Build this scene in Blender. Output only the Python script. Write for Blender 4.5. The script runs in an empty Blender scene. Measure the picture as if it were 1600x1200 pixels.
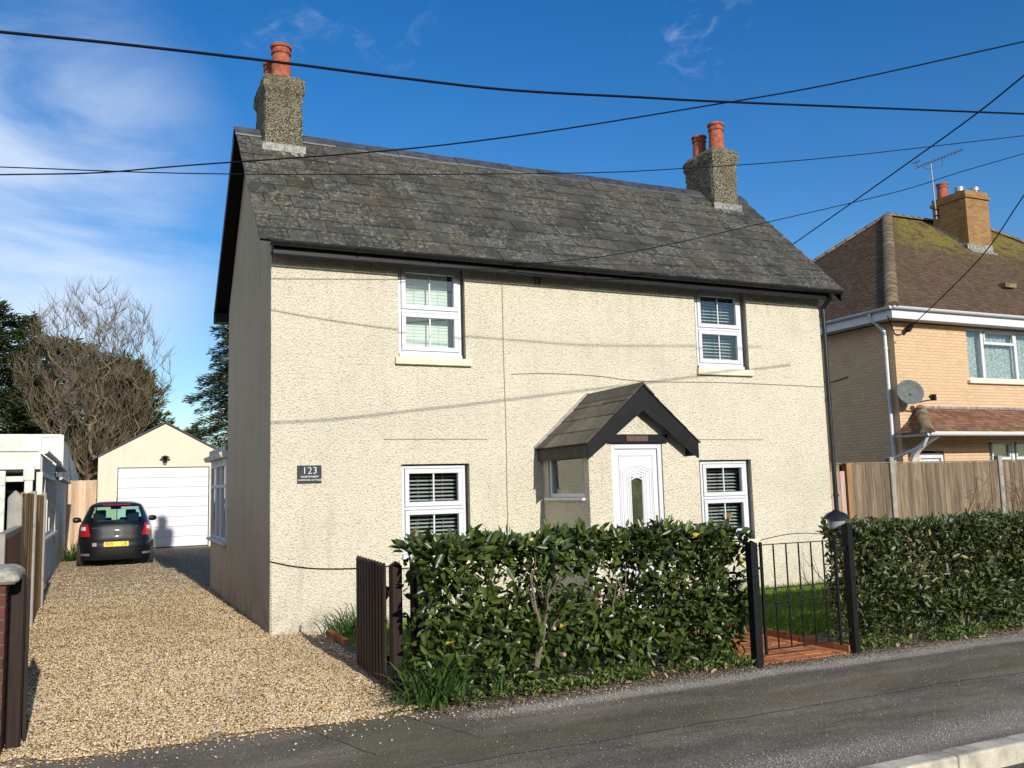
import bpy, math, random
import numpy as np
from math import sin, cos, pi, radians, sqrt
from mathutils import Vector, Matrix, noise

SC = bpy.context.scene
COL = SC.collection
rng = np.random.default_rng(7)
random.seed(7)

# ------------------------------------------------------------------ camera
CP = Vector((-1.7117, -10.2458, 1.538)); YAW, PIT, ROL = 0.4318, 0.1164, -0.027
fw = Vector((sin(YAW)*cos(PIT), cos(YAW)*cos(PIT), sin(PIT)))
rt = Vector((cos(YAW), -sin(YAW), 0)); up = rt.cross(fw)
r2 = rt*cos(ROL) + up*sin(ROL); u2 = up*cos(ROL) - rt*sin(ROL)
cd = bpy.data.cameras.new("camera"); cam = bpy.data.objects.new("camera", cd); COL.objects.link(cam)
cam.matrix_world = Matrix(((r2.x, u2.x, -fw.x, CP.x), (r2.y, u2.y, -fw.y, CP.y), (r2.z, u2.z, -fw.z, CP.z), (0, 0, 0, 1)))
cd.sensor_fit = 'HORIZONTAL'; cd.sensor_width = 36; cd.lens = 1389.84*36/1600
cd.clip_start = .05; cd.clip_end = 1500
SC.camera = cam

# ------------------------------------------------------------------ light
SUN_EL = radians(21.2)
AZ = radians(-1.3)                     # light travels to +Y, slightly to -X
ld = Vector((sin(AZ)*cos(SUN_EL), cos(AZ)*cos(SUN_EL), -sin(SUN_EL)))
sl = bpy.data.lights.new("sun", 'SUN'); sl.energy = 4.6; sl.angle = radians(.5); sl.color = (1, .965, .90)
sun = bpy.data.objects.new("sun", sl); COL.objects.link(sun)
sun.rotation_euler = ld.to_track_quat('-Z', 'Y').to_euler(); sun.location = (0, -30, 20)

W = bpy.data.worlds.new("World"); SC.world = W; W.use_nodes = True
nt = W.node_tree; nt.nodes.clear()
def N(nt, t, **k):
    n = nt.nodes.new(t)
    for a, b in k.items(): setattr(n, a, b)
    return n
out = N(nt, 'ShaderNodeOutputWorld'); bg = N(nt, 'ShaderNodeBackground')
sky = N(nt, 'ShaderNodeTexSky', sky_type='NISHITA', sun_disc=False)
sky.sun_elevation = SUN_EL; sky.sun_rotation = pi + AZ; sky.altitude = 0; sky.air_density = 1.0; sky.dust_density = 0.6; sky.ozone_density = 2.2
hs = N(nt, 'ShaderNodeHueSaturation'); hs.inputs['Saturation'].default_value = 1.42; hs.inputs['Hue'].default_value = .509
nt.links.new(sky.outputs[0], hs.inputs['Color'])
tc = N(nt, 'ShaderNodeTexCoord')
def wmath(op, a, b=None, clamp=False):
    n = N(nt, 'ShaderNodeMath', operation=op, use_clamp=clamp)
    for i, q in enumerate((a, b)):
        if q is None: continue
        if isinstance(q, (int, float)): n.inputs[i].default_value = q
        else: nt.links.new(q, n.inputs[i])
    return n.outputs[0]
def blob(d, k0, k1):                   # soft region of sky round direction d
    n = N(nt, 'ShaderNodeVectorMath', operation='DOT_PRODUCT'); nrm = N(nt, 'ShaderNodeVectorMath', operation='NORMALIZE')
    nt.links.new(tc.outputs['Generated'], nrm.inputs[0]); nt.links.new(nrm.outputs[0], n.inputs[0])
    n.inputs[1].default_value = Vector(d).normalized()
    m = N(nt, 'ShaderNodeMapRange', interpolation_type='SMOOTHSTEP'); nt.links.new(n.outputs['Value'], m.inputs[0])
    m.inputs[1].default_value = k0; m.inputs[2].default_value = k1
    return m.outputs[0]
def wnoise(scale, det, rough, sc=(1, 1, 1), dist=0.):
    mp = N(nt, 'ShaderNodeMapping'); mp.inputs['Scale'].default_value = sc
    nt.links.new(tc.outputs['Generated'], mp.inputs[0])
    n = N(nt, 'ShaderNodeTexNoise'); n.inputs['Scale'].default_value = scale; n.inputs['Detail'].default_value = det
    n.inputs['Roughness'].default_value = rough; n.inputs['Distortion'].default_value = dist
    nt.links.new(mp.outputs[0], n.inputs[0]); return n.outputs[0]
def wramp(v, a, b):
    m = N(nt, 'ShaderNodeMapRange', interpolation_type='SMOOTHSTEP'); nt.links.new(v, m.inputs[0]); m.inputs[1].default_value = a; m.inputs[2].default_value = b; return m.outputs[0]
n1 = wramp(wnoise(3.2, 7, .55, (1, 1, 2.6), .4), .34, .68)
n2 = wramp(wnoise(22, 8, .62, (1, 1, 1.6), .8), .5, .8)
c1 = wmath('MULTIPLY', blob((-.14, .93, .27), .955, .996), n1)
c2 = wmath('MULTIPLY', wmath('ADD', wmath('ADD', blob((.152, .861, .49), .9975, .9999), blob((.25, .839, .486), .9975, .9999)), wmath('ADD', blob((.55, .688, .474), .9975, .9999), blob((.53, .715, .447), .998, 1.))), n2)
c3 = wmath('MULTIPLY', blob((-.93, .12, .33), .60, .93), wramp(wnoise(2.4, 6, .55, (1, 1, 2.2), .3), .25, .6))  # cloud bank out of view on the left, added to lighten the shaded gable
cl = wmath('ADD', wmath('ADD', wmath('MULTIPLY', c1, .75), c3), wmath('MULTIPLY', c2, .13), True)
mx = N(nt, 'ShaderNodeMix', data_type='RGBA'); nt.links.new(cl, mx.inputs[0]); nt.links.new(hs.outputs[0], mx.inputs[6]); mx.inputs[7].default_value = (6.0, 6.7, 7.8, 1)
nt.links.new(mx.outputs[2], bg.inputs[0]); bg.inputs[1].default_value = 0.123
nt.links.new(bg.outputs[0], out.inputs[0])
SC.view_settings.view_transform = 'Standard'; SC.view_settings.look = 'None'; SC.view_settings.gamma = 1; SC.view_settings.exposure = 0.2
SC.cycles.max_bounces = 8; SC.cycles.transparent_max_bounces = 16

# ------------------------------------------------------------------ materials
class Mt:
    def __init__(s, name, rough=.7, metal=0., spec=.5):
        s.m = bpy.data.materials.new(name); s.m.use_nodes = True; s.t = s.m.node_tree; s.b = s.t.nodes['Principled BSDF']
        s.b.inputs['Roughness'].default_value = rough; s.b.inputs['Metallic'].default_value = metal; s.b.inputs['Specular IOR Level'].default_value = spec
        s.tc = N(s.t, 'ShaderNodeTexCoord')
    def L(s, a, b): s.t.links.new(a, b)
    def val(s, sock, q):
        if isinstance(q, (int, float)): sock.default_value = q
        elif isinstance(q, (tuple, list)): sock.default_value = (*q, 1) if len(q) == 3 else q
        else: s.L(q, sock)
    def coord(s, sc=(1, 1, 1)):
        mp = N(s.t, 'ShaderNodeMapping'); mp.inputs['Scale'].default_value = sc; s.L(s.tc.outputs['Object'], mp.inputs[0]); return mp.outputs[0]
    def noise(s, scale, det=4, rough=.55, sc=(1, 1, 1), dist=0.):
        n = N(s.t, 'ShaderNodeTexNoise'); n.inputs['Scale'].default_value = scale; n.inputs['Detail'].default_value = det
        n.inputs['Roughness'].default_value = rough; n.inputs['Distortion'].default_value = dist; s.L(s.coord(sc), n.inputs[0]); return n.outputs[0]
    def vor(s, scale, out='Distance', sc=(1, 1, 1), feat='F1'):
        n = N(s.t, 'ShaderNodeTexVoronoi', feature=feat); n.inputs['Scale'].default_value = scale; s.L(s.coord(sc), n.inputs[0]); return n.outputs[out]
    def ramp(s, v, a, b, lo=0., hi=1.):
        m = N(s.t, 'ShaderNodeMapRange', interpolation_type='SMOOTHSTEP'); s.val(m.inputs[0], v)
        for i, q in zip((1, 2, 3, 4), (a, b, lo, hi)): m.inputs[i].default_value = q
        return m.outputs[0]
    def mix(s, f, a, b, mode='MIX'):
        m = N(s.t, 'ShaderNodeMix', data_type='RGBA', blend_type=mode); s.val(m.inputs[0], f); s.val(m.inputs[6], a); s.val(m.inputs[7], b); return m.outputs[2]
    def math(s, op, a, b=0.):
        m = N(s.t, 'ShaderNodeMath', operation=op); s.val(m.inputs[0], a); s.val(m.inputs[1], b); return m.outputs[0]
    def rnd(s):
        a = N(s.t, 'ShaderNodeAttribute', attribute_name='rnd'); return a.outputs['Fac']
    def axis(s, i):
        x = N(s.t, 'ShaderNodeSeparateXYZ'); s.L(s.tc.outputs['Object'], x.inputs[0]); return x.outputs[i]
    def col(s, c): s.val(s.b.inputs['Base Color'], c); return s
    def bump(s, h, strength=.5, dist=.01):
        b = N(s.t, 'ShaderNodeBump'); b.inputs['Strength'].default_value = strength; b.inputs['Distance'].default_value = dist
        s.L(h, b.inputs['Height']); s.L(b.outputs[0], s.b.inputs['Normal']); return s
    def rough(s, v): s.val(s.b.inputs['Roughness'], v); return s

def simple(name, c, rough=.6, var=.12, scale=8, metal=0., spec=.5, bump=0., bscale=60, rnd=0.):
    m = Mt(name, rough, metal, spec)
    lo = tuple(x*(1-var) for x in c); hi = tuple(min(1, x*(1+var)) for x in c)
    cc = m.mix(m.ramp(m.noise(scale, 5, .6), .3, .7), lo, hi)
    if rnd:
        g = m.ramp(m.rnd(), 0, 1, 1-rnd, 1+rnd); cc = m.mix(1., cc, g, 'MULTIPLY')
    m.col(cc)
    if bump: m.bump(m.noise(bscale, 4, .6), bump, .01)
    return m.m

def render_mat(name, c, dirt=.5, scale=44., stain=(.26, .25, .19), strength=1.0):
    m = Mt(name, .92, 0, .2)
    a = m.noise(scale, 4, .66, dist=.15); v = m.vor(scale*1.5, feat='SMOOTH_F1')
    h = m.math('ADD', m.math('MULTIPLY', a, 1.2), m.math('MULTIPLY', v, -.55))
    big = m.ramp(m.noise(1.1, 5, .6), .35, .75)
    base = m.mix(big, c, tuple(q*.9 for q in c))
    pit = m.ramp(h, .1, .36, 1., 0.)
    base = m.mix(m.math('MULTIPLY', pit, dirt), base, stain)
    low = m.math('MULTIPLY', m.ramp(m.axis(2), 0., .55, 1., 0.), m.ramp(m.noise(3.5, 5, .7), .4, .75))
    base = m.mix(m.math('MULTIPLY', low, .65), base, (.22, .22, .14))
    streak = m.math('MULTIPLY', m.ramp(m.noise(2.2, 5, .65, (2.2, 2.2, .22)), .52, .8), .34)
    base = m.mix(streak, base, stain)
    base = m.mix(m.math('MULTIPLY', m.ramp(m.noise(.8, 6, .7), .5, .72), .22), base, tuple(q*.62 for q in c))
    top = m.math('MULTIPLY', m.ramp(m.axis(2), 3.6, 4.35), m.ramp(m.noise(2.6, 5, .7, (2.2, 2.2, .3)), .42, .7)); base = m.mix(m.math('MULTIPLY', top, .35), base, stain)
    m.col(base); m.bump(h, strength, .030); return m.m

def glass_mat(name, tint=(.88, .92, .90), rough=.01, refl=1.):
    m = bpy.data.materials.new(name); m.use_nodes = True; t = m.node_tree; t.nodes.clear()
    o = N(t, 'ShaderNodeOutputMaterial'); mxs = N(t, 'ShaderNodeMixShader'); tr = N(t, 'ShaderNodeBsdfTransparent'); gl = N(t, 'ShaderNodeBsdfGlossy')
    tr.inputs[0].default_value = (*tint, 1); gl.inputs['Roughness'].default_value = rough; gl.inputs['Color'].default_value = (refl, refl, refl, 1)
    lw = N(t, 'ShaderNodeLayerWeight'); lw.inputs[0].default_value = .5; pw = N(t, 'ShaderNodeMath', operation='POWER'); pw.inputs[1].default_value = 4.
    ad = N(t, 'ShaderNodeMath', operation='MULTIPLY_ADD', use_clamp=True); ad.inputs[1].default_value = .8; ad.inputs[2].default_value = .07
    t.links.new(lw.outputs['Facing'], pw.inputs[0]); t.links.new(pw.outputs[0], ad.inputs[0]); t.links.new(ad.outputs[0], mxs.inputs[0]); t.links.new(tr.outputs[0], mxs.inputs[1]); t.links.new(gl.outputs[0], mxs.inputs[2]); t.links.new(mxs.outputs[0], o.inputs[0])
    return m

CREAM = (.77, .695, .53)
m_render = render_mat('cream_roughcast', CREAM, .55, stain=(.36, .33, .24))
m_render_side = render_mat('warmed_weathered_roughcast', (.70, .57, .40), .55, 60., (.30, .27, .20), 1.0)  # weathered side coat, base colour warmed to offset blue skylight in the shade
m_render_fine = render_mat('fine_cream_render', (.66, .60, .45), .35, 60., strength=.4)
m_white = simple('white_upvc', (.56, .56, .57), .4, .03, 3)
m_whitewood = simple('white_painted_boards', (.54, .54, .47), .55, .16, 4)
m_whitegrey = simple('weathered_white_render', (.50, .49, .43), .8, .12, 2.5, bump=.2)
m_black = simple('black_painted_timber', (.009, .0085, .0085), .5, .3, 6, spec=.2)
m_gutter = simple('black_gutter_plastic', (.014, .0145, .016), .35, .3, 9, spec=.35)
m_glass = glass_mat('window_glass')
m_glass_dark = glass_mat('tinted_glass', (.35, .40, .36))
m_blind = simple('white_blind_slats', (.70, .69, .66), .5, .04)
m_blind_soft = simple('pale_cream_blind', (.74, .74, .66), .6, .05)
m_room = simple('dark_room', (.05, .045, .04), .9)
m_sill = simple('cream_painted_sill', (.62, .56, .42), .7, .1, 4, bump=.2)
m_pot = simple('terracotta_pot', (.29, .085, .045), .8, .4, 14, spec=.2)
m_lead = simple('lead_flashing', (.21, .20, .175), .6, .5, 14, bump=.3, bscale=30)
m_steelblack = simple('black_iron', (.008, .0085, .009), .5, .3, 20, spec=.2)
m_concrete = simple('concrete', (.27, .25, .21), .9, .16, 7, bump=.3)
m_soil = simple('dark_soil', (.06, .045, .03), .95, .35, 12, bump=.8, bscale=40)
m_wire = simple('black_cable', (.005, .005, .007), .7, .1, spec=.1)
m_cablegrey = simple('painted_cable', (.40, .36, .25), .7, .1)

def chim_mat():
    m = Mt('pebbledash_chimney', .95, 0, .2)
    v = m.vor(64, 'Color'); d = m.vor(64); n = m.ramp(m.noise(3, 5, .65), .35, .7)
    g = N(m.t, 'ShaderNodeRGBToBW'); m.L(v, g.inputs[0])
    c = m.mix(m.ramp(g.outputs[0], .25, .75), (.07, .062, .042), (.38, .33, .225)); c = m.mix(m.math('MULTIPLY', n, .55), c, (.10, .09, .05))
    top = m.math('MULTIPLY', m.ramp(m.axis(2), 1.0, 1.25), .6)
    m.col(c); m.bump(m.math('MULTIPLY', d, -1.), 1., .03); return m.m
m_chim = chim_mat()

def slate_mat(name='roof_slate', base=(.046, .044, .034), lich=1., bump=1.):
    m = Mt(name, .72, 0, .35)
    r = m.rnd()
    c = m.mix(r, tuple(q*.58 for q in base), tuple(q*1.5 for q in base))
    warm = m.ramp(m.noise(1.6, 5, .6), .4, .7)
    c = m.mix(m.math('MULTIPLY', warm, .55), c, (.088, .066, .042))
    c = m.mix(m.math('MULTIPLY', m.ramp(m.noise(7, 6, .7), .46, .66), .85*lich), c, (.028, .03, .025))
    w = m.math('MULTIPLY', m.ramp(m.noise(19, 7, .75, dist=.7), .50, .60), m.ramp(m.noise(2.3, 5, .65), .38, .58))
    c = m.mix(m.math('MULTIPLY', w, .62*lich), c, (.25, .235, .195))
    fine = m.math('MULTIPLY', m.ramp(m.noise(60, 5, .7), .55, .7), .35*lich)
    c = m.mix(fine, c, (.17, .16, .135))
    # yellow lichen mostly towards the left end and the ridge
    y = m.math('MULTIPLY', m.ramp(m.noise(11, 6, .7, dist=.5), .6, .68), m.ramp(m.axis(0), 0., 4.2, 1., 0.))
    c = m.mix(m.math('MULTIPLY', y, .8*lich), c, (.34, .24, .06))
    m.col(c); m.bump(m.noise(30, 6, .7), .5*bump, .012); return m.m
m_slate = slate_mat()
m_porchslate = slate_mat('porch_slate', (.125, .108, .076), .6)

def tile_mat():
    m = Mt('plain_clay_tiles', .9, 0, .25)
    c = m.mix(m.rnd(), (.082, .052, .032), (.135, .086, .052))
    n = m.noise(2.2, 6, .65)
    c = m.mix(m.math('MULTIPLY', m.ramp(n, .45, .7), .5), c, (.07, .055, .035))
    # moss towards the ridge and round the chimney
    zz = m.ramp(m.axis(2), 6.7, 9.0)
    fr_ = m.ramp(m.math('SUBTRACT', m.math('MULTIPLY', m.math('ADD', m.axis(0), .43), 1/5.6), m.math('MULTIPLY', m.math('ADD', m.axis(1), .4), 1/4.9)), .0, .12)
    moss = m.math('MULTIPLY', m.math('MULTIPLY', m.ramp(m.math('ADD', m.noise(3.0, 8, .75, dist=.6), m.math('MULTIPLY', zz, .16)), .585, .66), zz), fr_)
    c = m.mix(m.math('MULTIPLY', moss, .95), c, m.mix(m.noise(14, 3, .6), (.06, .052, .014), (.30, .245, .05)))
    m.col(c); m.bump(m.noise(25, 5, .7), .5, .015); return m.m
m_tile = tile_mat()

def brick_mat(name, c1, c2, mortar, bw=.225, bh=.075, msize=.008, painted=False, bumpd=.006):
    m = Mt(name, .85, 0, .25)
    # project on X+Y so that both wall directions get bricks
    x = m.axis(0); y = m.axis(1); z = m.axis(2); cx = N(m.t, 'ShaderNodeCombineXYZ')
    m.L(m.math('ADD', x, y), cx.inputs[0]); m.L(z, cx.inputs[1])
    b = N(m.t, 'ShaderNodeTexBrick'); m.L(cx.outputs[0], b.inputs['Vector'])
    b.inputs['Scale'].default_value = 1; b.inputs['Brick Width'].default_value = bw; b.inputs['Row Height'].default_value = bh; b.inputs['Mortar Size'].default_value = msize
    b.inputs['Color1'].default_value = (*c1, 1); b.inputs['Color2'].default_value = (*c2, 1); b.inputs['Mortar'].default_value = (*mortar, 1); b.inputs['Mortar Smooth'].default_value = .3
    c = b.outputs['Color']
    c = m.mix(m.math('MULTIPLY', m.ramp(m.noise(2.4, 6, .65), .45, .75), .35), c, tuple(q*.6 for q in c1))
    if painted:
        c = m.mix(m.math('MULTIPLY', m.ramp(m.noise(9, 6, .8, (1, 1, 3)), .63, .68), .8), c, (.13, .075, .04))
    m.col(c)
    h = m.math('ADD', m.math('MULTIPLY', b.outputs['Fac'], -1.), m.math('MULTIPLY', m.noise(50, 4, .6), .3))
    m.bump(h, .8, bumpd); return m.m
m_yellowbrick = brick_mat('painted_buff_brick', (.575, .40, .24), (.515, .355, .21), (.44, .30, .175), painted=True, msize=.006, bumpd=.008)
m_chbrick = brick_mat('mossy_red_brick', (.23, .09, .04), (.27, .17, .055), (.22, .19, .11))
m_pierbrick = brick_mat('dark_red_brick', (.085, .026, .017), (.13, .042, .027), (.11, .085, .06))

def wood_mat(name, c1, c2, rough=.8, knot=True, var=.25):
    m = Mt(name, rough, 0, .2)
    g = m.noise(26, 5, .65, (1, 1, .07), .5); c = m.mix(m.ramp(g, .3, .75), c1, c2)
    c = m.mix(1., c, m.ramp(m.rnd(), 0, 1, 1-var, 1+var), 'MULTIPLY')
    if knot: c = m.mix(m.ramp(m.vor(5, sc=(1.6, 1.6, .8)), .03, .1, .75, 0.), c, tuple(q*.3 for q in c1))
    m.col(c); m.bump(g, .4, .006); return m.m
m_fence = wood_mat('weathered_fence_boards', (.105, .075, .048), (.245, .182, .118))
m_fencepale = wood_mat('pale_fence_boards', (.42, .27, .17), (.60, .42, .28))
m_fenceorange = wood_mat('new_orange_timber', (.30, .16, .06), (.42, .25, .11))
m_fencetan = wood_mat('tan_rough_boards', (.30, .17, .06), (.48, .30, .12))
m_fencered = wood_mat('reddish_boards', (.25, .10, .05), (.36, .17, .09))
m_fencepink = wood_mat('pinkish_gate_boards', (.30, .20, .16), (.44, .31, .25))
m_brownwood = wood_mat('dark_brown_stained_timber', (.020, .010, .008), (.042, .022, .015), .55, False, .35)

def tarmac_mat(name, base, grit=True):
    m = Mt(name, .93, 0, .3)
    n = m.ramp(m.noise(1.3, 7, .68, (.5, 1.3, 1)), .32, .7)
    c = m.mix(n, tuple(q*.58 for q in base), tuple(q*1.35 for q in base))
    c = m.mix(m.math('MULTIPLY', m.ramp(m.noise(2.6, 5, .6, (.35, 1.6, 1)), .5, .7), .55), c, (.075, .062, .028))      # mossy tracks
    sp = m.vor(150, 'Color'); g = N(m.t, 'ShaderNodeRGBToBW'); m.L(sp, g.inputs[0])
    amt = m.math('ADD', .22, m.math('MULTIPLY', m.ramp(m.noise(3., 4, .6, (.3, 1.5, 1)), .5, .7), .35))
    c = m.mix(m.math('MULTIPLY', m.ramp(g.outputs[0], .55, .8), amt), c, (.36, .33, .29))
    c = m.mix(m.math('MULTIPLY', m.ramp(g.outputs[0], .42, .25), .5), c, (.035, .03, .025))
    if grit and 'pavement' in name:
        yy = m.math('ADD', m.axis(1), m.math('MULTIPLY', m.noise(1.1, 4, .6, (1, .2, 1)), .16))
        def band(y0, w, soft): return m.ramp(m.math('ABSOLUTE', m.math('SUBTRACT', yy, y0)), w, w+soft, 1., 0.)
        c = m.mix(m.math('MULTIPLY', band(-5.22, .004, .014), .7), c, (.035, .03, .02))
        c = m.mix(m.math('MULTIPLY', band(-4.95, .10, .18), .4), c, (.10, .085, .035))
        pale = m.math('MULTIPLY', m.math('ADD', band(-4.26, .03, .10), m.math('MULTIPLY', band(-6.15, .06, .2), .5)), m.ramp(m.noise(120, 3, .6), .40, .56))
        pale = m.math('MULTIPLY', pale, m.ramp(m.axis(0), .7, 1.1, 0., .9)); c = m.mix(pale, c, (.46, .43, .37))
        xx = m.math('ADD', m.math('ADD', m.axis(0), m.math('MULTIPLY', m.axis(1), .32)), m.math('MULTIPLY', m.noise(6, 3, .5), .05))
        u = m.math('ABSOLUTE', m.math('ADD', xx, 1.40)); lim = m.ramp(m.axis(1), -4.95, -4.85)
        c = m.mix(m.math('MULTIPLY', m.math('MULTIPLY', m.ramp(u, .33, .345, 1., 0.), lim), .55), c, (.135, .12, .065))
        c = m.mix(m.math('MULTIPLY', m.math('MULTIPLY', m.ramp(m.math('ABSOLUTE', m.math('SUBTRACT', u, .34)), .003, .012, 1., 0.), lim), .8), c, (.03, .026, .016))
    m.col(c); m.bump(m.math('ADD', m.vor(150), m.math('MULTIPLY', m.noise(5, 3, .5), 1.5)), .7, .008); return m.m
m_tarmac = tarmac_mat('worn_pavement_tarmac', (.20, .162, .115))
m_patch = tarmac_mat('tarmac_patch', (.22, .185, .12))
m_road = tarmac_mat('road_tarmac', (.07, .065, .06))

def gravel_mat():
    m = Mt('gravel_bed', .9, 0, .3)
    v = m.vor(58, 'Color'); d = m.vor(58); g = N(m.t, 'ShaderNodeRGBToBW'); m.L(v, g.inputs[0])
    c = m.mix(m.ramp(g.outputs[0], .25, .75), (.24, .15, .07), (.78, .64, .44))
    c = m.mix(m.ramp(d, .45, .75, 0., .8), c, (.08, .05, .025))
    c = m.mix(m.math('MULTIPLY', m.ramp(m.noise(.9, 5, .6), .4, .7), .35), c, (.42, .28, .12))
    m.col(c); m.bump(m.math('MULTIPLY', d, -1.), 1., .03); return m.m
m_gravelbed = gravel_mat()
def stone_mat():
    m = Mt('gravel_stones', .8, 0, .3)
    r = N(m.t, 'ShaderNodeValToRGB'); m.L(m.rnd(), r.inputs[0]); e = r.color_ramp.elements
    e[0].position = 0; e[0].color = (.22, .13, .055, 1); e[1].position = 1; e[1].color = (.80, .69, .53, 1)
    for p, c in ((.3, (.46, .30, .13, 1)), (.62, (.66, .49, .27, 1)), (.85, (.56, .48, .36, 1))):
        q = e.new(p); q.color = c
    c = m.mix(m.math('MULTIPLY', m.ramp(m.noise(.55, 5, .65, (1.6, .5, 1)), .42, .72), .42), r.outputs[0], (.26, .175, .09))
    m.col(c); return m.m
m_stone = stone_mat()

def leaf_mat(name, c1, c2, rough=.38, trans=.25, yellow=None):
    m = Mt(name, rough, 0, .5)
    c = m.mix(m.rnd(), c1, c2)
    if yellow: c = m.mix(m.ramp(m.rnd(), .965, .985), c, yellow)
    m.col(c)
    t = N(m.t, 'ShaderNodeBsdfTranslucent'); m.L(c if not isinstance(c, tuple) else c, t.inputs[0])
    mxs = N(m.t, 'ShaderNodeMixShader'); mxs.inputs[0].default_value = trans
    o = m.t.nodes['Material Output']; m.L(m.b.outputs[0], mxs.inputs[1]); m.L(t.outputs[0], mxs.inputs[2]); m.L(mxs.outputs[0], o.inputs[0])
    return m.m
m_laurel = leaf_mat('laurel_leaves', (.009, .020, .003), (.11, .155, .028), .36, .14, (.42, .33, .05))
m_laurel2 = leaf_mat('privet_leaves', (.012, .022, .004), (.105, .132, .030), .42, .14, (.34, .27, .06))
m_strap = leaf_mat('strap_leaves', (.02, .05, .008), (.10, .17, .030), .6, .15)
m_weed = leaf_mat('weed_leaves', (.05, .09, .015), (.17, .22, .05), .55, .2)
m_grass = leaf_mat('lawn_blades', (.085, .165, .012), (.23, .34, .03), .6, .25)
m_conifer = leaf_mat('conifer_foliage', (.012, .026, .006), (.060, .090, .016), .7, .1)
m_conifer2 = leaf_mat('golden_green_conifer_foliage', (.020, .032, .006), (.11, .125, .025), .7, .12)
m_spruce = leaf_mat('blue_green_spruce_foliage', (.012, .026, .010), (.075, .095, .030), .7, .1)
m_bark = simple('bark', (.17, .12, .075), .95, .35, 6, bump=.8, bscale=20)
m_twig = simple('twig_bark', (.125, .092, .055), .9, .3, 8)
m_stem = simple('grey_hedge_stems', (.15, .12, .085), .9, .35, 14, bump=.5, bscale=50)
m_cut = simple('pale_cut_wood', (.36, .24, .15), .9, .3, 30)
m_lawnbase = simple('lawn_soil', (.07, .13, .012), .95, .3, 14, bump=.5, bscale=60)
m_ground = simple('rough_ground', (.10, .10, .045), .95, .4, .6, bump=.6, bscale=8)
def path_mat():
    m = Mt('terracotta_bricks', .85, 0, .25)
    c = m.mix(m.rnd(), (.30, .085, .028), (.50, .19, .07)); c = m.mix(m.math('MULTIPLY', m.ramp(m.noise(5, 6, .7), .5, .75), .4), c, (.22, .16, .07))
    m.col(c); m.bump(m.noise(60, 4, .6), .4, .006); return m.m
m_path = path_mat()

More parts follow.
